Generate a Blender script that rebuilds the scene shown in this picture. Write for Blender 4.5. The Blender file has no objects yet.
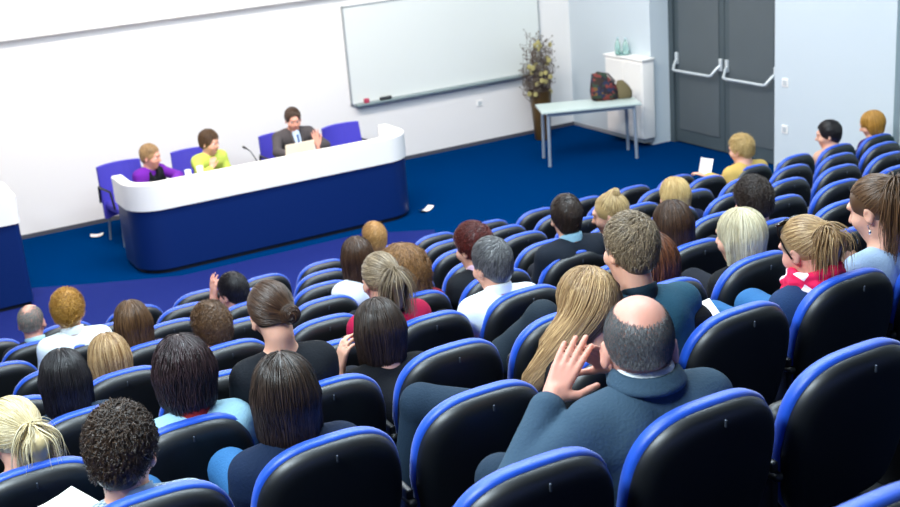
import bpy, math, random
import numpy as np
from mathutils import Vector, Matrix

# ------------------------------------------------------------------ camera, world, lights
SC = bpy.context.scene
COL = SC.collection
CAM_Z = 4.0
cd = bpy.data.cameras.new('camera'); cam = bpy.data.objects.new('camera', cd); COL.objects.link(cam)
_r = Vector((0.87063839, -0.48552068, -0.07911047)); _u = Vector((0.21871268, 0.23800418, 0.94631854)); _f = Vector((0.4406286, 0.84120371, -0.3134051))
cam.matrix_world = Matrix(((_r.x, _u.x, -_f.x, 0), (_r.y, _u.y, -_f.y, 0), (_r.z, _u.z, -_f.z, CAM_Z), (0, 0, 0, 1)))
cd.sensor_width = 36; cd.lens = 48.0; cd.clip_start = 0.05; cd.clip_end = 100
cd.dof.use_dof = True; cd.dof.focus_distance = 4.3; cd.dof.aperture_fstop = 4.5
SC.camera = cam

def lin(h):
    h = h.lstrip('#'); c = [int(h[i:i+2], 16)/255 for i in (0, 2, 4)]
    return tuple(x/12.92 if x <= .04045 else ((x+.055)/1.055)**2.4 for x in c)

W = bpy.data.worlds.new('World'); SC.world = W; W.use_nodes = True
W.node_tree.nodes['Background'].inputs[0].default_value = (.45, .65, 1, 1)
W.node_tree.nodes['Background'].inputs[1].default_value = .15
SC.view_settings.view_transform = 'Standard'; SC.view_settings.look = 'None'
SC.view_settings.gamma = 1; SC.view_settings.exposure = 0.0; SC.view_settings.use_curve_mapping = False

def area(name, loc, target, sx, sy, power, color):
    l = bpy.data.lights.new(name, 'AREA'); l.shape = 'RECTANGLE'; l.size = sx; l.size_y = sy; l.energy = power; l.color = color
    o = bpy.data.objects.new(name, l); COL.objects.link(o); o.location = loc
    d = Vector(target)-Vector(loc); o.rotation_euler = d.to_track_quat('-Z', 'Y').to_euler()
    return o
# stage wash (warm left, cool right) and cool house lights in the ceiling
area('stage_wash_light', (3.2, 10.6, 6.3), (3.8, 14.4, 1.0), 5.0, .8, 520, (1, .90, .81))
area('stage_side_light', (8.6, 10.4, 6.3), (9.2, 14.2, 1.0), 2.5, .8, 95, (.80, .95, 1))
area('house_light_front', (4.5, 8.0, 6.45), (4.5, 8.4, 0), 8.0, 1.4, 430, (.86, .94, 1))
area('house_light_middle', (3.2, 4.9, 6.45), (3.2, 5.0, 0), 7.0, 1.0, 520, (.74, .9, 1))
area('house_light_rear', (-1.6, 2.6, 6.45), (1.6, 3.3, 1.5), 3.0, .9, 640, (.78, .92, 1))

# ------------------------------------------------------------------ materials
MATS = {}
def mat(name, col, rough=.6, spec=.5, noise=0, nscale=20, bump=0, bscale=60, metal=0, coat=0, sheen=0, emit=0, sss=0, trans=0, col2=None):
    if name in MATS: return MATS[name]
    m = bpy.data.materials.new(name); m.use_nodes = True; nt = m.node_tree; b = nt.nodes['Principled BSDF']
    c = lin(col) if isinstance(col, str) else col
    b.inputs['Base Color'].default_value = (*c, 1); b.inputs['Roughness'].default_value = rough
    b.inputs['Specular IOR Level'].default_value = spec; b.inputs['Metallic'].default_value = metal
    b.inputs['Coat Weight'].default_value = coat; b.inputs['Sheen Weight'].default_value = sheen
    if sss: b.inputs['Subsurface Weight'].default_value = sss; b.inputs['Subsurface Radius'].default_value = (.012, .005, .003); b.inputs['Subsurface Scale'].default_value = 1
    if trans: b.inputs['Transmission Weight'].default_value = trans
    if emit: b.inputs['Emission Color'].default_value = (*c, 1); b.inputs['Emission Strength'].default_value = emit
    tc = nt.nodes.new('ShaderNodeTexCoord')
    if noise:
        n = nt.nodes.new('ShaderNodeTexNoise'); n.inputs['Scale'].default_value = nscale; n.inputs['Detail'].default_value = 4
        nt.links.new(tc.outputs['Object'], n.inputs['Vector'])
        mx = nt.nodes.new('ShaderNodeMix'); mx.data_type = 'RGBA'
        c2 = lin(col2) if col2 else tuple(x*(1-noise) for x in c)
        mx.inputs['A'].default_value = (*c, 1); mx.inputs['B'].default_value = (*c2, 1)
        nt.links.new(n.outputs['Fac'], mx.inputs['Factor']); nt.links.new(mx.outputs['Result'], b.inputs['Base Color'])
    if bump:
        n = nt.nodes.new('ShaderNodeTexNoise'); n.inputs['Scale'].default_value = bscale; n.inputs['Detail'].default_value = 3
        nt.links.new(tc.outputs['Object'], n.inputs['Vector'])
        bp = nt.nodes.new('ShaderNodeBump'); bp.inputs['Strength'].default_value = bump; bp.inputs['Distance'].default_value = .01
        nt.links.new(n.outputs['Fac'], bp.inputs['Height']); nt.links.new(bp.outputs['Normal'], b.inputs['Normal'])
    MATS[name] = m; return m

def hair_mat(name, c1, c2, rough=.38):
    if name in MATS: return MATS[name]
    m = bpy.data.materials.new(name); m.use_nodes = True; nt = m.node_tree; b = nt.nodes['Principled BSDF']
    at = nt.nodes.new('ShaderNodeAttribute'); at.attribute_name = 'strand'
    mx = nt.nodes.new('ShaderNodeMix'); mx.data_type = 'RGBA'
    mx.inputs['A'].default_value = (*lin(c1), 1); mx.inputs['B'].default_value = (*lin(c2), 1)
    nt.links.new(at.outputs['Fac'], mx.inputs['Factor']); nt.links.new(mx.outputs['Result'], b.inputs['Base Color'])
    b.inputs['Roughness'].default_value = rough; b.inputs['Specular IOR Level'].default_value = .55
    MATS[name] = m; return m

def check_mat(name, c1, c2, scale):
    if name in MATS: return MATS[name]
    m = mat(name, c1, .8); nt = m.node_tree; b = nt.nodes['Principled BSDF']
    tc = nt.nodes.new('ShaderNodeTexCoord'); k = nt.nodes.new('ShaderNodeTexChecker'); k.inputs['Scale'].default_value = scale
    k.inputs['Color1'].default_value = (*lin(c1), 1); k.inputs['Color2'].default_value = (*lin(c2), 1)
    nt.links.new(tc.outputs['Object'], k.inputs['Vector']); nt.links.new(k.outputs['Color'], b.inputs['Base Color']); return m

# ------------------------------------------------------------------ object helpers
def mesh_obj(name, v, f, m, parent=None, smooth=True, attr=None, loc=None):
    me = bpy.data.meshes.new(name)
    v = np.asarray(v, np.float32)
    if isinstance(f, np.ndarray) and f.ndim == 2:
        n, k = f.shape
        me.vertices.add(len(v)); me.vertices.foreach_set('co', v.ravel())
        me.loops.add(n*k); me.loops.foreach_set('vertex_index', f.astype(np.int32).ravel())
        me.polygons.add(n); me.polygons.foreach_set('loop_start', np.arange(0, n*k, k, dtype=np.int32))
        me.update(calc_edges=True)
    else:
        me.from_pydata([tuple(map(float, p)) for p in v], [], [tuple(int(i) for i in q) for q in f])
    me.validate()
    if smooth is True: me.polygons.foreach_set('use_smooth', np.ones(len(me.polygons), bool))
    elif smooth: me.shade_auto = None
    me.update()
    if attr is not None:
        a = me.attributes.new('strand', 'FLOAT', 'POINT'); a.data.foreach_set('value', np.asarray(attr, np.float32))
    me.materials.append(m)
    o = bpy.data.objects.new(name, me); COL.objects.link(o)
    if parent: o.parent = parent
    if loc is not None: o.location = loc
    return o

def tag(o, label=None, cat=None, group=None, kind=None):
    if label: o['label'] = label
    if cat: o['category'] = cat
    if group: o['group'] = group
    if kind: o['kind'] = kind
    return o

def empty(name, loc, rz=0):
    o = bpy.data.objects.new(name, None); COL.objects.link(o); o.location = loc; o.rotation_euler = (0, 0, rz); o.empty_display_size = .1
    return o

class MB:
    """collects rounded boxes, tubes and lathes of one part"""
    def __init__(s): s.v = []; s.f = []
    def add(s, v, f):
        n = len(s.v); s.v += [tuple(p) for p in v]; s.f += [tuple(i+n for i in q) for q in f]; return s
    def box(s, lo, hi, b=0.0):
        x0, y0, z0 = lo; x1, y1, z1 = hi
        b = min(b, (x1-x0)/2.01, (y1-y0)/2.01, (z1-z0)/2.01)
        if b <= 0:
            v = [(x, y, z) for z in (z0, z1) for (x, y) in ((x0, y0), (x1, y0), (x1, y1), (x0, y1))]
            f = [(3, 2, 1, 0), (4, 5, 6, 7), (0, 1, 5, 4), (1, 2, 6, 5), (2, 3, 7, 6), (3, 0, 4, 7)]
            return s.add(v, f)
        def ring(z, i):
            r = b; o = []
            for (cx, cy, a0) in ((x1-r, y1-r, 0), (x0+r, y1-r, 90), (x0+r, y0+r, 180), (x1-r, y0+r, 270)):
                for k in range(4):
                    a = math.radians(a0+30*k); q = r-i
                    o.append((cx+q*math.cos(a), cy+q*math.sin(a), z))
            return o
        rings = []
        for k in range(4):
            a = math.radians(90*k/3); rings.append(ring(z0+b-b*math.cos(a), b-b*math.sin(a)))
        for k in range(4):
            a = math.radians(90*k/3); rings.append(ring(z1-b+b*math.sin(a), b-b*math.cos(a)))
        v = [p for r in rings for p in r]; n = 16; f = []
        for i in range(len(rings)-1):
            for k in range(n): f.append((i*n+k, i*n+(k+1) % n, (i+1)*n+(k+1) % n, (i+1)*n+k))
        f.append(tuple(range(n-1, -1, -1))); f.append(tuple((len(rings)-1)*n+k for k in range(n)))
        return s.add(v, f)
    def tube(s, pts, r, n=10, radii=None):
        pts = [Vector(p) for p in pts]; rings = []; up = Vector((0, 0, 1))
        for i, p in enumerate(pts):
            d = (pts[min(i+1, len(pts)-1)]-pts[max(i-1, 0)]).normalized()
            a = d.cross(up)
            if a.length < .05: a = d.cross(Vector((0, 1, 0)))
            a.normalize(); c = a.cross(d)
            rr = radii[i] if radii else r
            rings.append([p+rr*(math.cos(t)*a+math.sin(t)*c) for t in (2*math.pi*k/n for k in range(n))])
        v = [p for q in rings for p in q]; f = []
        for i in range(len(rings)-1):
            for k in range(n): f.append((i*n+k, i*n+(k+1) % n, (i+1)*n+(k+1) % n, (i+1)*n+k))
        f.append(tuple(range(n-1, -1, -1))); f.append(tuple((len(rings)-1)*n+k for k in range(n)))
        return s.add(v, f)
    def lathe(s, c, prof, n=24):
        v = []; f = []
        for (r, z) in prof:
            for k in range(n):
                a = 2*math.pi*k/n; v.append((c[0]+r*math.cos(a), c[1]+r*math.sin(a), c[2]+z))
        for i in range(len(prof)-1):
            for k in range(n): f.append((i*n+k, i*n+(k+1) % n, (i+1)*n+(k+1) % n, (i+1)*n+k))
        f.append(tuple(range(n-1, -1, -1))); f.append(tuple((len(prof)-1)*n+k for k in range(n)))
        return s.add(v, f)
    def build(s, name, m, parent=None, smooth=False):
        o = mesh_obj(name, s.v, s.f, m, parent, smooth=None)
        if smooth:
            import bmesh
            bm = bmesh.new(); bm.from_mesh(o.data)
            for e in bm.edges:
                if len(e.link_faces) == 2 and e.calc_face_angle(0) > .7: e.smooth = False
            for fc in bm.faces: fc.smooth = True
            bm.to_mesh(o.data); bm.free()
        return o

def struct(o): o['kind'] = 'structure'; return o
def sbox(name, lo, hi, m, b=0): return struct(MB().box(lo, hi, b).build(name, m, smooth=b > 0))

# ------------------------------------------------------------------ the grid of seats
SX, SY, SZ, PW, PY, PZ, PK = 0.67579, 0.46342, CAM_Z-1.01709, .55, .86195, .22225, .62544
def seat_at(r, c):                      # the slot on the rear of the seat back
    return (SX+c*PW+r*PK*PW, SY+r*PY, SZ-r*PZ)
def row_floor(r): return max(0.0, SZ-r*PZ-.90)

# ------------------------------------------------------------------ setting
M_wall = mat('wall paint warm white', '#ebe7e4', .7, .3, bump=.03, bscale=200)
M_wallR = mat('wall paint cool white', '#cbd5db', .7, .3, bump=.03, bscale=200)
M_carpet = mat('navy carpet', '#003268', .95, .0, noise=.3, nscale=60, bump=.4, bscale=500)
M_violet = mat('violet blue floor', '#1c2a74', .95, .1, noise=.3, nscale=40, bump=.4, bscale=500)
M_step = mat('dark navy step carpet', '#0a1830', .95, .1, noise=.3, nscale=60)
M_white = mat('white laminate', '#f6f3ee', .35, .5)
M_grey = mat('grey metal', '#9aa2a8', .4, .5, metal=.6)
YW = 14.85; XR = 10.08; XD = 10.42
sbox('floor', (-6, 6.5, -.2), (11.5, 15.2, 0), M_carpet)
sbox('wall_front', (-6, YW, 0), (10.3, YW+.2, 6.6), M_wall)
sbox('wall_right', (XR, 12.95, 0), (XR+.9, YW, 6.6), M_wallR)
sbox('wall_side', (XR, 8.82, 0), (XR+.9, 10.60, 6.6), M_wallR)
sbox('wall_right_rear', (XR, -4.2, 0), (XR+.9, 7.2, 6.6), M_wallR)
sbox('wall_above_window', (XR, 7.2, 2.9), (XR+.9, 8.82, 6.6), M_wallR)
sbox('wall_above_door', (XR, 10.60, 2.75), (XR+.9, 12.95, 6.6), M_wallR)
M_dark = mat('dark unseen wall', '#3c3f45', .8)  # unseen walls coloured dark to cut reflected light and raise contrast
sbox('wall_left', (-6.2, -4.2, 0), (-6, YW, 6.6), M_dark)
sbox('wall_rear', (-6, -4.4, 0), (XR, -4.2, 6.6), M_dark)
sbox('ceiling', (-6.2, -4.4, 6.6), (XR+.9, YW+.2, 6.8), mat('ceiling paint', '#7c8086', .9))
# baseboards
M_bb = mat('grey baseboard', '#8f9299', .6)
sbox('baseboard_front', (-6, YW-.012, 0), (XR, YW, .05), mat('dark baseboard', '#4b4c55', .6))
sbox('baseboard_right', (XR-.012, 13.0, 0), (XR, YW-.012, .05), M_bb)
# thin violet-blue sheet over the floor in front of the desk
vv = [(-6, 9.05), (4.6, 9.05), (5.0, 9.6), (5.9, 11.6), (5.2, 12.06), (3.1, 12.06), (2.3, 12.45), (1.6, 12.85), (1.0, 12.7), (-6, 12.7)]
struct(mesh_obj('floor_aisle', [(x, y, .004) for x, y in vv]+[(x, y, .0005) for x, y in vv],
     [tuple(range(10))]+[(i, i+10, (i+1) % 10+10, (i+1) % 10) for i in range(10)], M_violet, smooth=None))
# raked seating steps
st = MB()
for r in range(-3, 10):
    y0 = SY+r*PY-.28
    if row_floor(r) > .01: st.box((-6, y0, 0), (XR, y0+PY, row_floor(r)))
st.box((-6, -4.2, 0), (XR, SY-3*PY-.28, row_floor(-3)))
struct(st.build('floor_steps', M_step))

# projection screen on the front wall, lower edge only in view
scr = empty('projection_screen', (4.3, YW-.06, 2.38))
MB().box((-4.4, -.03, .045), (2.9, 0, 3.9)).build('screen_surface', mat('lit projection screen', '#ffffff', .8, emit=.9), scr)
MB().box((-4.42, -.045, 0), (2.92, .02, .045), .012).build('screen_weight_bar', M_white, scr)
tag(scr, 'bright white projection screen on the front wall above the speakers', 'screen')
tc = bpy.data.curves.new('slide_text', 'FONT'); tc.body = 'ol'; tc.size = .22; tc.extrude = .001
to = bpy.data.objects.new('slide_text', tc); COL.objects.link(to); to.parent = scr; to.location = (-2.17, -.034, .34); to.rotation_euler = (math.pi/2, 0, 0)
bpy.context.view_layer.update(); tm = bpy.data.meshes.new_from_object(to.evaluated_get(bpy.context.evaluated_depsgraph_get())); tm.materials.clear(); tm.materials.append(mat('pale slide lettering', '#d9dce2', .8, emit=.5))
t2 = bpy.data.objects.new('lettering', tm); COL.objects.link(t2); t2.parent = scr; t2.location = to.location; t2.rotation_euler = to.rotation_euler; t2['label'] = 'pale grey slide lettering'; bpy.data.objects.remove(to)

# whiteboard
wb = empty('whiteboard', (6.45, YW, .90))
MB().box((.02, -.03, .02), (3.07, -.001, 1.31)).build('board_surface', mat('whiteboard enamel', '#dfe2de', .25, .5), wb)
fm = MB()
fm.box((0, -.04, 0), (.02, -.001, 1.33), .004).box((3.07, -.04, 0), (3.09, -.001, 1.33), .004).box((0, -.04, 1.31), (3.09, -.001, 1.33), .004).box((0, -.04, 0), (3.09, -.001, .02), .004)
fm.build('board_frame', mat('board frame grey', '#a9adb0', .45, metal=.3), wb)
MB().box((.05, -.12, -.02), (3.05, -.04, .012), .008).build('marker_tray', mat('tray grey green', '#8d9c9c', .45, metal=.3), wb)
tag(wb, 'large wall whiteboard with a thin grey frame and marker tray', 'whiteboard')
tag(MB().box((6.62, YW-.11, .912), (6.69, YW-.06, .975), .012).build('cleaning_sponge', mat('pink sponge', '#b8405a', .8), smooth=True), 'small pink sponge on the left end of the whiteboard tray', 'sponge')
er = MB().box((6.86, YW-.115, .912), (7.03, YW-.06, .955), .012).build('board_eraser', mat('eraser black', '#2c2f33', .7), smooth=True)
tag(er, 'black board eraser on the whiteboard tray', 'eraser')

# wall sockets / switches
def plate(name, loc, axis, label):
    e = empty(name, loc)
    if axis == 'y': lo, hi, a, b = (-.05, -.012, -.045), (.05, 0, .045), (-.03, -.018, -.028), (.03, -.012, .028)
    else: lo, hi, a, b = (-.012, -.05, -.05), (0, .05, .05), (-.018, -.03, -.03), (-.012, .03, .03)
    MB().box(lo, hi, .004).build('plate', M_white, e); MB().box(a, b, .003).build('insert', mat('socket insert', '#c3c8cb', .5), e)
    tag(e, label, 'socket')
plate('wall_socket', (8.46, YW, .60), 'y', 'white wall socket on the front wall below the whiteboard')
plate('light_switch', (XR, 10.42, 1.17), 'x', 'white light switch beside the double door, the upper plate')
plate('wall_socket', (XR, 10.42, .61), 'x', 'white wall socket beside the double door, the lower plate')

# double door
M_door = mat('door grey laminate', '#575f63', .45, .4, noise=.1, nscale=3)
M_dframe = mat('door frame dark grey', '#475257', .45, .4)
M_bar = mat('brushed steel bar', '#d4dadd', .35, .5, metal=.3)
def door(name, y0, y1, hinge_left):
    d = empty(name, (XD, y0, 0)); d['kind'] = 'structure'; w = y1-y0
    MB().box((0, .006, .02), (.06, w-.006, 2.66)).build('leaf', M_dframe, d)
    MB().box((-.012, .10, .20), (0, w-.10, 2.56), .004).build('panel', M_door, d)
    b = MB(); b.tube([(-.0, w-.06, 1.17), (-.06, w-.08, 1.13), (-.13, w-.12, 1.04), (-.13, w-.16, 1.03), (-.13, .16, 1.03), (-.13, .12, 1.04), (-.06, .08, 1.13), (0, .06, 1.17)], .019, 10)
    b.build('push_bar', M_bar, d, smooth=True)
    for yy in (.06, w-.06): MB().box((-.03, yy-.03, 1.09), (0, yy+.03, 1.25), .008).build('bar_bracket', M_bar, d)
door('door_1', 11.86, 12.86, True); door('door_2', 10.86, 11.86, False)
fr = MB(); fr.box((XD-.03, 12.86, 0), (XD+.09, 12.95, 2.75)).box((XD-.03, 10.60, 0), (XD+.09, 10.86, 2.75)).box((XD-.03, 10.86, 2.67), (XD+.09, 12.86, 2.75))
struct(fr.build('trim_door', M_dframe))
sbox('wall_door_recess', (XD+.12, 10.6, 0), (XD+.3, 12.95, 2.75), M_dframe)
# tall greenish window at the right edge
wn = empty('window_1', (XR, 7.21, 0)); wn['kind'] = 'structure'
MB().box((.12, 0.05, .05), (.14, 1.55, 2.85)).build('pane', mat('green tinted glass', '#4f8d86', .15, .6), wn)
q = MB(); q.box((.08, 0, 0), (.18, .05, 2.9)).box((.08, 1.55, 0), (.18, 1.6, 2.9)).box((.08, .05, 0), (.18, 1.55, .05)).box((.08, .05, 2.85), (.18, 1.55, 2.9)).box((.08, .05, 1.18), (.18, 1.55, 1.24))
q.build('window_frame', mat('window frame light', '#b9c4c8', .5), wn)

# white wall cabinet with water carafes
cb = empty('wall_cabinet', (XR, 13.30, 0))
MB().box((-.20, -.42, .12), (0, .42, 1.19), .01).build('body', M_white, cb, smooth=True)
MB().box((-.22, -.44, 1.19), (0, .44, 1.22), .008).build('top_panel', M_white, cb, smooth=True)
MB().box((-.212, -.40, .16), (-.20, -.01, 1.16), .004).build('door', M_white, cb)
MB().box((-.212, .01, .16), (-.20, .40, 1.16), .004).build('door', M_white, cb)
MB().box((-.17, -.38, .06), (0, .38, .12)).build('plinth', mat('plinth grey', '#8c959c', .6), cb)
tag(cb, 'white wall cabinet between the room corner and the grey double door', 'cabinet')
tr = MB().lathe((9.965, 13.42, 1.221), [(.085, 0), (.10, .008), (.108, .022), (.104, .024), (.095, .012), (.0, .010)], 28).build('serving_tray', mat('grey green tray', '#7fa6a4', .3), smooth=True)
tag(tr, 'round grey-green tray on top of the white wall cabinet', 'tray')
M_glass = mat('green clear glass', '#cdeee6', .05, .5, trans=.75)
for k, (dx, dy) in enumerate(((-.02, .08), (.0, -.07))):
    c = empty('water_carafe', (9.965+dx, 13.42+dy, 1.235))
    MB().lathe((0, 0, 0), [(.034, 0), (.040, .01), (.042, .10), (.036, .14), (.016, .17), (.015, .20)], 20).build('glass_body', M_glass, c, smooth=True)
    MB().lathe((0, 0, .20), [(.018, 0), (.020, .005), (.016, .025)], 16).build('stopper', mat('pale stopper', '#b9cfd6', .4), c, smooth=True)
    tag(c, ['clear glass water carafe on the tray, nearer the room corner', 'clear glass water carafe on the tray, nearer the double door'][k], 'carafe', 'carafes on the cabinet tray')
gq = MB().lathe((9.965-.062, 13.42-.002, 1.235), [(.016, 0), (.018, .005), (.021, .075), (.018, .075), (.015, .01), (0, .01)], 16).build('drinking_glass', M_glass, smooth=True)
tag(gq, 'small clear drinking glass standing on the tray on the cabinet, between two carafes', 'glass')

# ------------------------------------------------------------------ speakers' desk
def rounded_path(x0, x1, y0, y1, r, inset, n=10):
    """open U: left side, front with round corners, right side"""
    p = []; X0, X1, Y0 = x0+inset, x1-inset, y0+inset; R_ = max(r-inset, .02)
    p.append((X0, y1))
    for k in range(n+1):
        a = math.pi+math.pi/2*k/n; p.append((X0+R_+R_*math.cos(a), Y0+R_+R_*math.sin(a)))
    for k in range(n+1):
        a = 1.5*math.pi+math.pi/2*k/n; p.append((X1-R_+R_*math.cos(a), Y0+R_+R_*math.sin(a)))
    p.append((X1, y1)); return p
def uwall(path, z0, z1, t, cap=.0):
    a = rounded_path(*path, 0); b = rounded_path(*path, t); n = len(a)
    c = rounded_path(*path, cap); d = rounded_path(*path, t-cap)
    rings = [[(x, y, z0) for x, y in a], [(x, y, z1-cap) for x, y in a], [(x, y, z1) for x, y in c], [(x, y, z1) for x, y in d], [(x, y, z1-cap) for x, y in b], [(x, y, z0) for x, y in b]]
    v = [p for r in rings for p in r]; f = []
    for i in range(6):
        j = (i+1) % 6
        for k in range(n-1): f.append((i*n+k, i*n+k+1, j*n+k+1, j*n+k))
    f.append(tuple(i*n for i in range(6))); f.append(tuple(i*n+n-1 for i in reversed(range(6))))
    return v, f
M_blue = mat('blue desk panel', '#02225c', .4, .5)
def desk(name, x0, x1, y0, y1, r, label, zb=.71, zt=1.0):
    e = empty(name, ((x0+x1)/2, (y0+y1)/2, 0)); ox, oy = e.location.x, e.location.y
    P = (x0-ox+.02, x1-ox-.02, y0-oy+.02, y1-oy, r)
    MB().add(*uwall(P, .05, zb, .04)).build('front_panel', M_blue, e, smooth=True)
    MB().add(*uwall((P[0]+.03, P[1]-.03, P[2]+.03, P[3], r), 0, .05, .04)).build('plinth', mat('black plinth', '#11131c', .7), e, smooth=True)
    MB().add(*uwall((x0-ox, x1-ox, y0-oy, y1-oy, r+.02), zb, zt, .12, .012)).build('parapet', M_white, e, smooth=True)
    pt = rounded_path(x0-ox+.12, x1-ox-.12, y0-oy+.12, y1-oy-.02, max(r-.1, .05), 0); n = len(pt)
    MB().add([(x, y, .72) for x, y in pt]+[(x, y, .75) for x, y in pt], [tuple(range(n-1, -1, -1)), tuple(range(n, 2*n))]+[(i, (i+1) % n, n+(i+1) % n, n+i) for i in range(n)]).build('worktop', M_white, e)
    tag(e, label, 'desk'); return e
desk('panel_desk', 2.72, 6.07, 12.22, 12.95, .34, 'long curved blue and white desk with three speakers seated behind it')
desk('lectern', .55, 1.62, 12.2, 12.95, .06, 'blue and white speaking desk cut off by the left edge of the photo', .88, 1.16)

# chairs behind the desk
M_pur = mat('violet blue upholstery', '#4a44b4', .8, .2, bump=.1)
M_pur2 = mat('deep blue upholstery', '#16389a', .8, .2)
M_black = mat('black plastic', '#0b0d12', .4, .5)
def panel_chair(x, y, rz, label):
    e = empty('conference_chair', (x, y, 0), rz)
    b = MB()   # chair faces -y
    n = 9; v = []; f = []
    def P(u, z, w):
        xx = .275*u*(1-.05*((z-.45)/.45)); return (xx, .24+.10*(z-.45)-.09*u*u+w, z)
    rows = [.28, .38, .50, .62, .75, .86, .89]
    for w in (0, .05):
        for z in rows:
            for k in range(n): v.append(P(-1+2*k/(n-1), z, w))
    R_ = len(rows); N = R_*n
    for i in range(R_-1):
        for k in range(n-1):
            f.append((i*n+k, i*n+k+1, (i+1)*n+k+1, (i+1)*n+k)); f.append((N+i*n+k+1, N+i*n+k, N+(i+1)*n+k, N+(i+1)*n+k+1))
    for k in range(n-1): f.append((k+1, k, N+k, N+k+1)); t = (R_-1)*n; f.append((t+k, t+k+1, N+t+k+1, N+t+k))
    for i in range(R_-1): f.append((i*n, (i+1)*n, N+(i+1)*n, N+i*n)); f.append(((i+1)*n+n-1, i*n+n-1, N+i*n+n-1, N+(i+1)*n+n-1))
    mesh_obj('backrest', v, f, M_pur, e, smooth=None)
    MB().box((-.25, -.24, .38), (.25, .24, .48), .035).build('seat', M_pur, e, smooth=True)
    for sx in (-1, 1):
        MB().tube([(sx*.27, .26, .46), (sx*.28, .20, .66), (sx*.28, -.16, .66), (sx*.27, -.2, .46)], .014).build('armrest', M_black, e, smooth=True)
        for sy in (-1, 1):
            MB().tube([(sx*.21, sy*.2, .39), (sx*.24, sy*.23, .0)], .013).build('leg', M_grey, e, smooth=True)
    tag(e, label, 'chair'); return e
panel_chair(3.08, 13.82, .12, 'violet-blue chair of the speaker in purple at the left end of the desk')
panel_chair(3.93, 13.80, -.1, 'violet-blue chair of the speaker in the yellow-green top')
panel_chair(5.07, 13.80, 0, 'violet-blue chair of the speaker in the grey suit')
panel_chair(5.86, 13.62, .12, 'empty violet-blue chair at the right end of the speakers desk')

# things on the desk
lp = empty('laptop', (4.80, 12.70, .75), .05)
MB().box((-.17, -.02, 0), (.17, .22, .018), .005).build('keyboard_base', mat('pale laptop shell', '#dccdb8', .4), lp, smooth=True)
o = MB().box((-.18, -.012, 0), (.18, 0, .30), .005).build('display', MATS['pale laptop shell'], lp, smooth=True); o.location = (0, -.02, .01); o.rotation_euler = (.2, 0, 0)
tag(lp, 'open pale laptop on the desk in front of the man in the suit', 'laptop')
def cup(x, y, label, h=.12):
    e = empty('water_cup', (x, y, .75))
    MB().lathe((0, 0, 0), [(.026, 0), (.03, .004), (.036, h), (.033, h), (.027, .01), (0, .01)], 18).build('cup_body', mat('white cup', '#f2f4f6', .4), e, smooth=True)
    MB().lathe((0, 0, h-.002), [(.038, 0), (.038, .006), (.03, .012)], 18).build('lid', mat('cup lid', '#dfe6f2', .4), e, smooth=True)
    tag(e, label, 'cup')
cup(3.64, 12.72, 'white cup on the desk between the two women speakers', .22)
cup(3.52, 12.78, 'white cup on the desk just right of the speaker in purple', .19)
mc = empty('desk_microphone', (4.32, 12.75, .75))
MB().lathe((0, 0, 0), [(.05, 0), (.05, .015), (.02, .025)], 20).build('mic_base', M_black, mc, smooth=True)
MB().tube([(0, 0, .02), (0, .01, .15), (-.04, .06, .26), (-.07, .10, .29)], .006).build('gooseneck', M_black, mc, smooth=True)
MB().tube([(-.07, .10, .29), (-.09, .13, .305), (-.10, .15, .31)], .014, radii=[.010, .016, .010]).build('mic_head', M_black, mc, smooth=True)
tag(mc, 'black gooseneck microphone on the desk beside the speaker in yellow-green', 'microphone')
# scraps of paper on the floor
def paper(name, loc, rz, sx, sy, label, mt=M_white, bend=.02, tilt=(0, 0)):
    v = []; f = []; n = 6
    for w in (0, .0015):
        for i in range(n):
            for j in range(n):
                a, b = i/(n-1)-.5, j/(n-1)-.5
                v.append((a*sx, b*sy, bend*(4*a*a)+w))
    for i in range(n-1):
        for j in range(n-1):
            p = i*n+j; f.append((p, p+1, p+n+1, p+n)); k = n*n; f.append((k+p, k+p+n, k+p+n+1, k+p+1))
    o = mesh_obj(name, v, f, mt); o.location = loc; o.rotation_euler = (tilt[0], tilt[1], rz); tag(o, label, 'paper'); return o
paper('crumpled_paper', (6.20, 12.36, .006), .5, .22, .09, 'white paper strip on the carpet at the right foot of the desk', bend=.03)
paper('paper_scrap', (2.72, 14.3, .004), -.3, .15, .12, 'pale paper scrap on the carpet left of the desk', bend=.015)

# ------------------------------------------------------------------ side table, bag, plant
tb = empty('side_table', (9.045, 12.99, 0), math.atan2(-.49, 1.10))
MB().box((-.66, -.29, .715), (.66, .29, .745), .006).build('tabletop', mat('white table laminate', '#bccac6', .35), tb, smooth=True)
fm = MB(); fm.box((-.56, -.25, .67), (.56, -.225, .715)).box((-.56, .225, .67), (.56, .25, .715)).box((-.585, -.25, .67), (-.56, .25, .715)).box((.56, -.25, .67), (.585, .25, .715))
M_leg = mat('grey lacquered steel', '#8f9cac', .4, metal=.2)
fm.build('under_frame', M_leg, tb)
for sx in (-1, 1):
    for sy in (-1, 1): MB().tube([(sx*.57, sy*.235, .71), (sx*.585, sy*.25, 0)], .022, 14).build('leg', M_leg, tb, smooth=True)
tag(tb, 'small white table with grey steel legs in the room corner', 'table')

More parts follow.
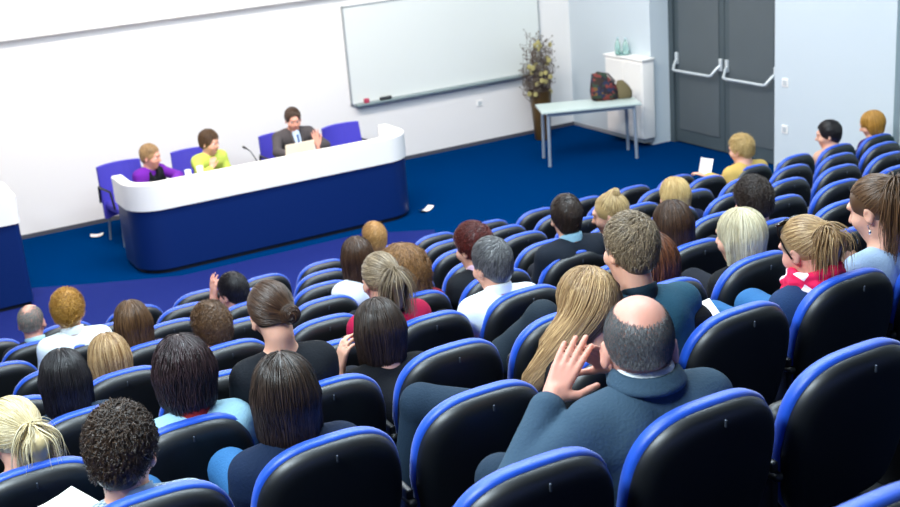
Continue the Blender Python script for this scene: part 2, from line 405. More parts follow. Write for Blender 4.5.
def bag():
    e = empty('tote_bag', (9.46, 12.98, .745), math.atan2(-.49, 1.10))
    m = bpy.data.materials.new('patterned tapestry'); m.use_nodes = True; nt = m.node_tree; b = nt.nodes['Principled BSDF']; b.inputs['Roughness'].default_value = .8
    tcn = nt.nodes.new('ShaderNodeTexCoord'); vo = nt.nodes.new('ShaderNodeTexVoronoi'); vo.inputs['Scale'].default_value = 22; cr = nt.nodes.new('ShaderNodeValToRGB')
    cr.color_ramp.interpolation = 'CONSTANT'
    cols = ['#1c1420', '#5a1c22', '#1a2240', '#6a4a1e', '#2a1a14', '#243a2c', '#74302a']
    els = cr.color_ramp.elements
    while len(els) < len(cols): els.new(.5)
    for i, c in enumerate(cols): els[i].position = i/len(cols); els[i].color = (*lin(c), 1)
    sp = nt.nodes.new('ShaderNodeSeparateColor')
    nt.links.new(tcn.outputs['Object'], vo.inputs['Vector']); nt.links.new(vo.outputs['Color'], sp.inputs[0]); nt.links.new(sp.outputs[0], cr.inputs[0]); nt.links.new(cr.outputs[0], b.inputs['Base Color'])
    def sack(x0, x1, d0, prof, mt, name):
        v = []; f = []; n = 20; m_ = len(prof)
        for (z, wd, dp, sh) in prof:
            for k in range(n):
                a = 2*math.pi*k/n; ca, sa = math.cos(a), math.sin(a)
                s = lambda t: math.copysign(abs(t)**.6, t)
                v.append(((x0+x1)/2+sh+s(ca)*wd, d0+s(sa)*dp, z))
        for i in range(m_-1):
            for k in range(n): f.append((i*n+k, i*n+(k+1) % n, (i+1)*n+(k+1) % n, (i+1)*n+k))
        f.append(tuple(range(n-1, -1, -1))); f.append(tuple((m_-1)*n+k for k in range(n)))
        return mesh_obj(name, v, f, mt, e)
    sack(-.28, .06, 0, [(0, .16, .09, 0), (.02, .185, .11, 0), (.12, .19, .11, -.01), (.22, .16, .085, -.03), (.30, .12, .05, -.06), (.36, .09, .022, -.085), (.365, .06, .01, -.085)], m, 'bag_body')
    sack(.04, .24, -.01, [(0, .09, .07, 0), (.02, .11, .085, 0), (.10, .11, .085, 0), (.18, .08, .06, -.02), (.24, .04, .03, -.04)], mat('olive brown cloth', '#6b6044', .9, bump=.3), 'side_bag')
    MB().tube([(-.27, 0, .33), (-.2, .03, .37), (-.05, .05, .33), (.04, .03, .22)], .012).build('handle', mat('dark leather', '#2a1a14', .5), e, smooth=True)
    tag(e, 'dark multicoloured patterned bag lying on the small white table', 'bag')
bag()

def plant():
    e = empty('dried_branch_arrangement', (9.23, 14.42, 0)); rnd = random.Random(5)
    MB().lathe((0, 0, 0), [(.10, 0), (.115, .02), (.135, .36), (.165, .70), (.172, .72), (.16, .72), (.12, .4), (0, .38)], 28).build('vase', mat('bronze brown vase', '#1c1512', .35, .5, noise=.5, nscale=4, col2='#6b5226'), e, smooth=True)
    br = MB(); fl = MB(); bd = MB()
    def blob(mb, c, r):
        v = []; f = []; n, m_ = 6, 4
        for i in range(m_+1):
            t = math.pi*i/m_
            for k in range(n):
                a = 2*math.pi*k/n; rr = r*(1+rnd.uniform(-.2, .2)); v.append((c[0]+rr*math.sin(t)*math.cos(a), c[1]+rr*math.sin(t)*math.sin(a), c[2]+rr*math.cos(t)))
        for i in range(m_):
            for k in range(n): f.append((i*n+k, i*n+(k+1) % n, (i+1)*n+(k+1) % n, (i+1)*n+k))
        mb.add(v, f)
    for i in range(80):
        a = rnd.uniform(0, 6.28); sp = rnd.uniform(.04, .27); h = rnd.uniform(.9, 1.62)-sp*.5
        z0 = .45; pts = []
        for t in (0, .3, .6, .85, 1):
            q = math.sin(t*2.2)*1.1
            pts.append((math.cos(a)*sp*q+rnd.uniform(-.01, .01), math.sin(a)*sp*q*.8, z0+(h-z0)*t))
        br.tube(pts, .005, 5, radii=[.006, .005, .004, .003, .002])
        for k in range(10):
            t = rnd.uniform(.3, 1); j = min(3, int(t*4)); p = Vector(pts[j]).lerp(Vector(pts[j+1]), rnd.random())
            d = Vector((rnd.uniform(-1, 1), rnd.uniform(-1, 1), rnd.uniform(.1, 1))).normalized()*rnd.uniform(.04, .10)
            br.tube([p, p+d*.5, p+d], .0025, 4)
            blob(bd, p+d, rnd.uniform(.007, .013))
    for i in range(24):
        fl = MB(); a = rnd.uniform(0, 6.28); z = rnd.uniform(.66, 1.45); rr = rnd.uniform(.08, .25)*(1.25-abs(z-1)*.8)
        c = (math.cos(a)*rr, -abs(math.sin(a))*rr*.9, z)
        for k in range(5):
            b = k*math.pi/2.5; blob(fl, (c[0]+.021*math.cos(b), c[1]-.006, c[2]+.021*math.sin(b)), .018)
        blob(fl, c, .018); fl.build('flower', mat('straw yellow flower', '#b9ae72', .8), e, smooth=True)
    br.build('branches', mat('dry brown twig', '#5a4a44', .8), e)['kind'] = 'stuff'
    bd.build('buds', mat('grey brown bud', '#756a5c', .8), e)['kind'] = 'stuff'
    tag(e, 'tall vase of dried branches with yellow flowers standing by the whiteboard', 'plant')
plant()

# ------------------------------------------------------------------ auditorium seats
M_shell = mat('black seat shell', '#06090c', .48, .9, bump=.02, bscale=300)
M_cush = mat('royal blue upholstery', '#044cc2', .45, .7, sheen=.25, bump=.08, bscale=400)
M_slot = mat('dull steel slot', '#4a505c', .4, metal=.6)
REC = math.radians(11)
def back_pt(x, v, w):                   # x across, v up the back, w forward of the rear face
    w2 = w+.32*x*x
    return (x, w2*math.cos(REC)-v*math.sin(REC), v*math.cos(REC)+w2*math.sin(REC))
def back_outline(hw, top, bot, grow=0, n=56):
    pts = []
    for k in range(n):
        a = 2*math.pi*k/n; ca, sa = math.cos(a), math.sin(a)
        if sa >= 0:
            h = top+.26; p = 3.2; cx = -.26
            x = math.copysign(abs(ca)**(2/p), ca)*hw; v = cx+h*abs(sa)**(2/p)
            v -= .018*(x/hw)**2*(v-cx)/h
        else:
            p = 5.0; h = -bot-.26
            x = math.copysign(abs(ca)**(2/p), ca)*hw; v = -.26-h*abs(sa)**(2/p)
            x *= 1-.16*((-.26-v)/h)
        pts.append((x*(1+grow/hw), v+(grow if sa > 0 else -grow)*abs(sa)))
    return pts
def loft(rings, close=True):
    n = len(rings[0]); v = [p for r in rings for p in r]; f = []
    for i in range(len(rings)-1):
        for k in range(n): f.append((i*n+k, (i+1)*n+k, (i+1)*n+(k+1) % n, i*n+(k+1) % n))
    if close:
        for i0, rev in ((0, False), ((len(rings)-1)*n, True)):
            c = tuple(np.mean([v[i0+k] for k in range(n)], axis=0)); v.append(c); j = len(v)-1
            for k in range(n): f.append((i0+k, i0+(k+1) % n, j) if not rev else (i0+(k+1) % n, i0+k, j))
    return v, f
def ring(s, w, hw=.247, top=.030, grow=0):
    cx, cv = 0, -.2
    return [back_pt(cx+(x-cx)*s, cv+(v-cv)*s, w) for x, v in back_outline(hw, top, -.50, grow)]
def shell_rings():
    R_ = [ring(.25, -.003), ring(.5, -.0025)]
    for k in range(6):
        a = k/5*math.pi/2; g = -.056*(1-math.sin(a)); R_.append(ring(1, .040*(1-math.cos(a)), grow=g))
    R_.append(ring(1, .045)); R_.append(ring(1, .046, grow=-.012))
    return R_
def cushion_rings():
    R_ = [ring(1, .045, grow=-.012), ring(1, .048, grow=.004)]
    R_.append(ring(1, .060, grow=.008)); R_.append(ring(1, .077, grow=.004))
    for k in range(1, 5):
        a = k/4*math.pi/2; R_.append(ring(1, .077+.026*math.sin(a), grow=.004-.04*(1-math.cos(a))))
    R_.append(ring(.6, .112))
    return R_
def make_seat(folded):
    e = empty('auditorium_seat', (0, 0, 0))
    mesh_obj('back_shell', *loft(shell_rings()), M_shell, e)
    mesh_obj('back_cushion', *loft(cushion_rings()), M_cush, e)
    p = back_pt(0, 0, -.004)
    MB().box((-.003, p[1]-.004, -.011), (.003, p[1]+.004, .011), .002).build('slot_plate', M_slot, e, smooth=True)
    sc = MB()
    if folded:
        sc.box((-.205, .17, -.52), (.205, .25, -.14), .04)
    else:
        sc.box((-.22, .12, -.52), (.22, .56, -.42), .04)
    sc.build('seat_cushion', M_shell if folded else M_cush, e, smooth=True)
    # side frame and armrest (on the seat's left side)
    MB().box((-.287, .10, -.90), (-.262, .32, -.25), .008).build('side_panel', M_shell, e, smooth=True)
    MB().box((-.292, .08, -.31), (-.257, .36, -.28), .014).build('armrest', M_shell, e, smooth=True)
    MB().box((-.262, .16, -.60), (.262, .22, -.54), .01).build('cross_beam', M_shell, e, smooth=True)
    return e
def dup(root, loc):
    r = root.copy(); COL.objects.link(r); r.location = loc
    for ch in KIDS[root.name]:
        c = ch.copy(); COL.objects.link(c); c.parent = r
    return r

OCC = {}   # (row, col) -> occupant phrase, filled by the people list below
PEOPLE = [
 # key, row, col, head offset (x, y, z) from the slot, phrase
 ('curly_man', 3, -2, (-.02, .25, .15), 'curly dark-haired man in the checked shirt'),
 ('pony_left', 4, -3, (-.01, .25, .13), 'pale blonde woman at the left edge'),
 ('dark_bob', 3, -1, (-.05, .25, .17), 'dark-haired woman in the navy top'),
 ('bald', 2, 1, (-.06, .28, .17), 'balding man in the grey jacket'),
 ('long_blond', 3, 1, (.02, .28, .13), 'woman with very long blonde hair'),
 ('bob_hand', 4, 0, (-.15, .42, .07), 'woman in black with the glossy brown bob'),
 ('updo', 4, -1, (-.11, .25, .33), 'woman with pinned-up brown hair'),
 ('messy', 4, -2, (.05, .20, .22), 'tousled dark-haired woman in pale blue'),
 ('black_long', 5, -3, (-.03, .25, .16), 'woman with long black hair'),
 ('light_brown', 6, -3, (-.01, .30, .07), 'woman with light brown parted hair'),
 ('brown_bob', 7, -3, (-.04, .25, .16), 'woman with smooth straight brown hair'),
 ('brown_short', 6, -2, (-.01, .28, .10), 'person with layered short brown hair'),
 ('hand_man', 8, -2, (-.03, .30, .09), 'black-haired man resting his head on his hand'),
 ('grey_man', 9, -5, (.03, .20, .18), 'grey-haired man at the left edge'),
 ('blond_curly', 8, -4, (-.05, .20, .27), 'curly blonde woman in the white shirt'),
 ('red_sweater', 5, 0, (-.13, .30, .23), 'woman in the red sweater'),
 ('curly_brown', 6, 0, (.03, .25, .16), 'woman with big frizzy brown hair'),
 ('brown_white', 7, 0, (-.20, .30, .21), 'brown-haired woman in the white top'),
 ('small_blond', 9, 0, (-.01, .25, .18), 'ginger-blond person nearest the desk'),
 ('red_hair', 6, 1, (-.05, .25, .20), 'woman with short red hair'),
 ('grey_white', 5, 1, (-.08, .25, .18), 'grey-haired man in the white shirt'),
 ('suit_man', 6, 2, (.03, .20, .26), 'short-haired man in the dark suit'),
 ('bun_blond', 6, 3, (-.08, .35, .15), 'fair woman with a small hair clip'),
 ('teal_man', 3, 2, (-.32, .30, .33), 'man in the teal shirt'),
 ('wavy', 4, 2, (.09, .30, .09), 'woman with wavy auburn hair'),
 ('dark_long', 5, 3, (-.02, .25, .14), 'woman with long dark brown hair'),
 ('blond_top', 7, 4, (.15, .25, .11), 'yellow-blonde woman in navy'),
 ('blond_bob', 4, 3, (.04, .25, .12), 'woman with the platinum bob'),
 ('dark_short', 5, 4, (.02, .25, .15), 'person with short near-black hair'),
 ('sunglasses', 3, 3, (-.05, .25, .15), 'ponytailed woman in the pink scarf'),
 ('right_pony', 3, 4, (-.16, .30, .21), 'brown-ponytailed woman at the right edge'),
 ('yellow', 9, 7, (-.03, .20, .22), 'fair-haired person in the yellow jacket'),
 ('black_short', 9, 9, (0, .20, .16), 'short black-haired person by the right wall'),
 ('blond_right', 9, 10, (.05, .20, .16), 'golden-haired person by the right wall'),
]
for k, r, c, off, ph in PEOPLE: OCC[(r, c)] = ph
ORD = ['first', 'second', 'third', 'fourth', 'fifth', 'sixth', 'seventh', 'eighth', 'ninth', 'tenth', 'eleventh', 'twelfth']
RANGES = {1: (0, 4), 2: (-2, 3), 3: (-4, 4), 4: (-5, 5), 5: (-5, 7), 6: (-6, 8), 7: (-6, 9), 8: (-7, 9), 9: (-7, 10), 10: (-8, 6)}
P_fold = make_seat(True); P_open = make_seat(False)
KIDS = {P_fold.name: list(P_fold.children), P_open.name: list(P_open.children)}
NUM = {1: 'one seat', 2: 'two seats', 3: 'three seats', 4: 'four seats', 5: 'five seats', 6: 'six seats', 7: 'seven seats', 8: 'eight seats', 9: 'nine seats', 10: 'ten seats', 11: 'eleven seats'}
used = set()
for r, (c0, c1) in RANGES.items():
    for c in range(c0, c1+1):
        occ = (r, c) in OCC; src = P_open if occ else P_fold
        if src.name in used: s = dup(src, seat_at(r, c))
        else: s = src; s.location = seat_at(r, c); used.add(src.name)
        if occ: lab = 'blue and black seat of the '+OCC[(r, c)]
        elif r == 1: lab = 'empty seat in the row nearest the camera, %s from the left' % ORD[c-c0]
        elif r == 10: lab = 'empty seat in the front row facing the stage, %s from its right end' % ORD[c1-c] if c1-c < 12 else 'empty seat in the front row at its far left end, %s from the left' % ORD[c-c0]
        else:
            best = min(((abs(k[1]-c), k[1] < c, k) for k in OCC if k[0] == r))
            d, right, k = best
            lab = 'empty seat %s %s of the %s' % ('directly' if d == 1 else NUM[d].replace('seats', 'places'), 'right' if right else 'left', OCC[k])
        tag(s, lab, 'seat', 'auditorium seats')
# ------------------------------------------------------------------ people: signed-distance bodies turned into one continuous mesh each
def A(*p): return np.array(p, float)
def rotm(yaw=0, pitch=0, roll=0):       # yaw + turns left, pitch + looks down, roll + tilts to the right ear
    cy, sy, cp, sp, cr, sr = math.cos(yaw), math.sin(yaw), math.cos(pitch), math.sin(pitch), math.cos(roll), math.sin(roll)
    Rz = np.array([[cy, -sy, 0], [sy, cy, 0], [0, 0, 1]]); Rx = np.array([[1, 0, 0], [0, cp, sp], [0, -sp, cp]]); Ry = np.array([[cr, 0, sr], [0, 1, 0], [-sr, 0, cr]])
    return Rz@Rx@Ry
def cap(a, b, ra, rb=None, k=.03): return ('c', A(*a), A(*b), ra, ra if rb is None else rb, k)
def ell(c, r, Rm=None, k=.02, neg=False):
    if Rm is not None: Rm = Rm/(Rm[:, 0]@Rm[:, 0])
    return ('n' if neg else 'e', A(*c), A(*r), np.eye(3) if Rm is None else Rm, None, k)
def prim_sdf(q, P):
    if q[0] == 'c':
        a, b, ra, rb = q[1:5]; ba = b-a; L = max(ba@ba, 1e-9)
        t = np.clip(((P-a)@ba)/L, 0, 1); return np.linalg.norm(P-a-t[..., None]*ba, axis=-1)-(ra+(rb-ra)*t)
    p = (P-q[1])@q[3]; r = q[2]
    k0 = np.linalg.norm(p/r, axis=-1); k1 = np.linalg.norm(p/(r*r), axis=-1)+1e-9
    return k0*(k0-1)/k1/np.linalg.norm(q[3][:, 0])
def pbox(q):
    if q[0] == 'c':
        m = max(q[3], q[4]); return np.minimum(q[1], q[2])-m, np.maximum(q[1], q[2])+m
    m = q[2].max(); return q[1]-m, q[1]+m
def comb(d, e, k, neg=False):
    if neg:
        h = np.clip(.5-.5*(e+d)/k, 0, 1); return d+(-e-d)*h+k*h*(1-h)
    h = np.clip(.5+.5*(d-e)/k, 0, 1); return d+(e-d)*h-k*h*(1-h)
def sdf_at(prims, P):
    d = np.full(P.shape[:-1], .3)
    for q in prims: d = comb(d, prim_sdf(q, P), q[5], q[0] == 'n')
    return d
def grad_at(prims, P, h=.002):
    g = np.stack([sdf_at(prims, P+e)-sdf_at(prims, P-e) for e in np.eye(3)*h], -1)
    return g/(np.linalg.norm(g, axis=-1, keepdims=True)+1e-9)
def mesh_sdf(prims, h, disp=None):
    pos = [q for q in prims if q[0] != 'n']
    lo = np.min([pbox(q)[0] for q in pos], axis=0)-.03-h*2; hi = np.max([pbox(q)[1] for q in pos], axis=0)+.03+h*2
    n = np.ceil((hi-lo)/h).astype(int)+1
    ax = [lo[i]+h*np.arange(n[i]) for i in range(3)]
    G = np.full(n, .12, np.float32)
    for q in prims:
        a, b = pbox(q); pad = .06+q[5]
        i0 = np.maximum(np.floor((a-pad-lo)/h).astype(int), 0); i1 = np.minimum(np.ceil((b+pad-lo)/h).astype(int)+1, n)
        if (i1 <= i0).any(): continue
        sl = tuple(slice(i0[k], i1[k]) for k in range(3))
        P = np.stack(np.meshgrid(*[ax[k][sl[k]] for k in range(3)], indexing='ij'), -1)
        G[sl] = comb(G[sl], prim_sdf(q, P), q[5], q[0] == 'n')
    if disp is not None:
        idx = np.argwhere(np.abs(G) < .03); P = lo+idx*h; G[tuple(idx.T)] += disp(P)
    s = G < 0
    c = np.zeros(np.array(n)-1, np.int8)
    for dx in (0, 1):
        for dy in (0, 1):
            for dz in (0, 1): c += s[dx:n[0]-1+dx, dy:n[1]-1+dy, dz:n[2]-1+dz]
    act = (c > 0) & (c < 8); idx = np.argwhere(act); num = np.full(act.shape, -1, np.int64); num[act] = np.arange(len(idx))
    acc = np.zeros((len(idx), 3)); cnt = np.zeros(len(idx))
    cr = [(x, y, z) for x in (0, 1) for y in (0, 1) for z in (0, 1)]
    for a in cr:
        for k in range(3):
            if a[k]: continue
            b = list(a); b[k] = 1
            ia = idx+a; ib = idx+b; ga = G[tuple(ia.T)].astype(float); gb = G[tuple(ib.T)].astype(float)
            m = (ga < 0) != (gb < 0); t = ga[m]/(ga[m]-gb[m]); acc[m] += A(*a)+t[:, None]*(A(*b)-A(*a)); cnt[m] += 1
    V = lo+h*(idx+acc/cnt[:, None]); F = []
    for k in range(3):
        u, w = (k+1) % 3, (k+2) % 3
        sa = [slice(1, -1)]*3; sb = [slice(1, -1)]*3; sa[k] = slice(0, -1); sb[k] = slice(1, None)
        m = s[tuple(sa)] != s[tuple(sb)]; e = np.argwhere(m); off = np.array([1, 1, 1]); off[k] = 0; e = e+off
        ins = s[tuple(e.T)]
        du = np.zeros(3, int); du[u] = 1; dw = np.zeros(3, int); dw[w] = 1
        q = np.stack([num[tuple((e-du-dw).T)], num[tuple((e-dw).T)], num[tuple(e.T)], num[tuple((e-du).T)]], 1)
        q[~ins] = q[~ins][:, ::-1]; F.append(q)
    return V, np.concatenate(F)

def folds(seed, amp=.004, fr=18):
    rs = np.random.RandomState(seed); ks = rs.normal(size=(7, 3))*fr*A(1, 1, .55); ph = rs.uniform(0, 6.28, 7)
    def f(P):
        v = 0
        for k, p in zip(ks, ph): v = v+(1-np.abs(np.sin((P@k+p+1.1*np.sin(P@k[::-1]*.7))*.5)))*.5
        return (amp*(v/7*3.0-1.0)).astype(np.float32)
    return f

def frame(fwd, normal):
    f = np.array(fwd, float); f /= np.linalg.norm(f); n = np.array(normal, float); n -= f*(n@f); n /= np.linalg.norm(n); return f, n, np.cross(f, n)
def hand_prims(wrist, fwd, back, side=1, curl=.5, spread=.12, s=1.0, curls=None, thumb=.6):
    """side=+1: the thumb lies towards cross(fwd, back)"""
    f, n, x = frame(fwd, back); x = x*side; w = np.array(wrist, float); P = []
    P.append(cap(w-f*.03*s, w+f*.02*s, .026*s, .024*s, .015))
    base = [(.026, .088), (.009, .093), (-.009, .088), (-.026, .080)]
    seg = [(.040, .026, .020), (.044, .029, .021), (.041, .027, .020), (.033, .021, .018)]
    for i, (bx, by) in enumerate(base):
        k0 = w+x*bx*.62*s+f*.012*s; k1 = w+x*bx*s+f*by*s
        P.append(cap(k0, k1, .0135*s, .0105*s, .010))
        c = (curls[i] if curls else curl); sp = spread*(1.5-i); d = f*math.cos(sp)+x*math.sin(sp); p = k1; a = .0
        for j, L in enumerate(seg[i]):
            a += c*(.55, .8, .55)[j]
            dd = d*math.cos(a)-n*math.sin(a); q = p+dd*L*s; r0 = (.0095, .0085, .0078)[j]*s
            P.append(cap(p, q, r0, r0*.92, .003)); p = q
    t0 = w+x*.018*s+f*.015*s; t1 = t0+(x*math.sin(thumb)+f*math.cos(thumb)-n*.25)*.045*s
    d2 = x*math.sin(thumb*.55)+f*math.cos(thumb*.55)-n*.35; d2 /= np.linalg.norm(d2); t2 = t1+d2*.034*s; t3 = t2+(d2-n*.15)*.026*s
    P += [cap(t0, t1, .0155*s, .0115*s, .010), cap(t1, t2, .0105*s, .0095*s, .003), cap(t2, t3, .0095*s, .0082*s, .003)]
    return P

SK = {'fair': mat('fair skin', '#dca58c', .5, .4, sss=.15, bump=.05, bscale=150), 'pink': mat('ruddy skin', '#d99a86', .48, .4, sss=.15, bump=.05, bscale=150), 'tan': mat('tan skin', '#c28a6a', .5, .4, sss=.15, bump=.05, bscale=150)}
HAIR = {
 'black': ('#0a0809', '#2a2326'), 'dark': ('#160f0c', '#4a382c'), 'brown': ('#2a1a12', '#5e4029'), 'mid': ('#3c2616', '#7d5a38'), 'light': ('#7a5630', '#d8b482'),
 'blond': ('#8a6a3c', '#dcc08a'), 'pale': ('#b79f6c', '#f2e3ba'), 'gold': ('#a06a22', '#e0ac50'), 'platinum': ('#c3b186', '#f6edcf'), 'grey': ('#383637', '#8b8a8a'), 'silver': ('#6c6a68', '#c6c0b8'),
 'butter': ('#b08a4c', '#f2d696'), 'curl': ('#1a100b', '#57412f'), 'plum': ('#180e0f', '#4a3436'), 'red': ('#2e0d0c', '#7c2a20'), 'auburn': ('#3a1c10', '#8b5230'), 'frizz': ('#5e3c1e', '#b58550'), 'ash': ('#5b4a38', '#b39c7c'), 'ginger': ('#9a6a30', '#e0b070'), 'salt': ('#55504c', '#a39c94')}
def HM(k): return hair_mat(k+' hair', *HAIR[k])

def head_prims(C, R):
    def L(x, y, z): return C+R@A(x, y, z)
    P = [ell(L(0, -.012, .034), (.078, .098, .092), R, .02), ell(L(0, .024, -.035), (.060, .070, .085), R, .03),
         ell(L(0, .040, -.095), (.034, .036, .028), R, .02), ell(L(0, .085, .035), (.045, .018, .015), R, .02)]
    P += [cap(L(0, .094, .012), L(0, .112, -.022), .008, .0125, .010), ell(L(0, .098, -.026), (.018, .012, .009), R, .008)]
    for s in (-1, 1):
        P.append(ell(L(s*.030, .098, .010), (.017, .012, .011), R, .008, True))
        P.append(ell(L(s*.040, .055, -.025), (.030, .030, .030), R, .02))
        Re = R@rotm(-s*.35, 0, 0)
        P.append(ell(L(s*.079, -.008, -.006), (.010, .020, .032), Re, .004)); P.append(ell(L(s*.088, -.003, -.001), (.006, .010, .018), Re, .004, True))
    return P

def in_face(u):
    """unit directions (head frame) -> True where hair grows"""
    y = u[..., 1]; f = np.interp(y, [-1, -.3, 0, .25, .6, 1], [-.74, -.48, -.12, .30, .55, .62]); return u[..., 2] > f

def strands_mesh(prims, roots, field, nseg, step, lift, rad, seed, grav=0, wob=0, wf=40, sh=None, taper=.25):
    rs = np.random.RandomState(seed); N = len(roots); P = roots.copy(); off = lift[0]*rs.uniform(.2, 1, N)
    pts = []; d = None; ph = rs.uniform(0, 6.28, (N, 3)); Ls = step*rs.uniform(.72, 1.08, N)
    for j in range(nseg+1):
        t = j/nseg
        g = grad_at(prims, P); sd = sdf_at(prims, P)
        tgt = off+(lift[1]-lift[0])*t*rs.uniform(.4, 1, 1)*np.ones(N)*off/max(lift[0], 1e-4) if lift[1] > lift[0] else off
        if lift[2] or j == 0: P = P-g*(sd-tgt)[:, None]*(1 if j == 0 else lift[2])
        else: P = P+g*np.maximum(tgt-sd, 0)[:, None]
        w = P.copy()
        if wob: w = w+wob*min(1, t*3)*np.sin(ph+wf*t)
        pts.append(w)
        D = field(P, t, rs); D = D-g*np.minimum(np.sum(D*g, -1), 0)[:, None]*(1 if lift[2] == 0 else 0)-(g*np.sum(D*g, -1)[:, None] if lift[2] else 0)
        D /= np.linalg.norm(D, axis=-1, keepdims=True)+1e-9
        d = D if d is None else d*.45+D*.55; d = d/(np.linalg.norm(d, axis=-1, keepdims=True)+1e-9)
        P = P+d*Ls[:, None]
    Q = np.stack(pts, 1)                                   # N, nseg+1, 3
    T = np.gradient(Q, axis=1); T /= np.linalg.norm(T, axis=-1, keepdims=True)+1e-9
    ctr = np.mean(roots, axis=0); Nn = Q-ctr; B = np.cross(T, Nn); B /= np.linalg.norm(B, axis=-1, keepdims=True)+1e-9; Nn = np.cross(B, T)
    r = rad*rs.uniform(.6, 1.2, N)[:, None]*(1-(1-taper)*np.linspace(0, 1, nseg+1)**2)[None]
    V = np.stack([Q+B*r[..., None], Q-B*r[..., None], Q+Nn*(r*.55)[..., None]], 2)     # N, S, 3, 3
    S = nseg+1; base = (np.arange(N)*S*3)[:, None, None]; j = np.arange(nseg)[None, :, None]; k = np.arange(3)[None, None]
    a = base+j*3+k; b = base+j*3+(k+1) % 3; F = np.stack([a, a+3, b+3, b], -1).reshape(-1, 4)
    at = np.repeat(rs.beta(1.6, 2.2, N), S*3) if sh is None else np.repeat(sh, S*3)
    return V.reshape(-1, 3), F, at

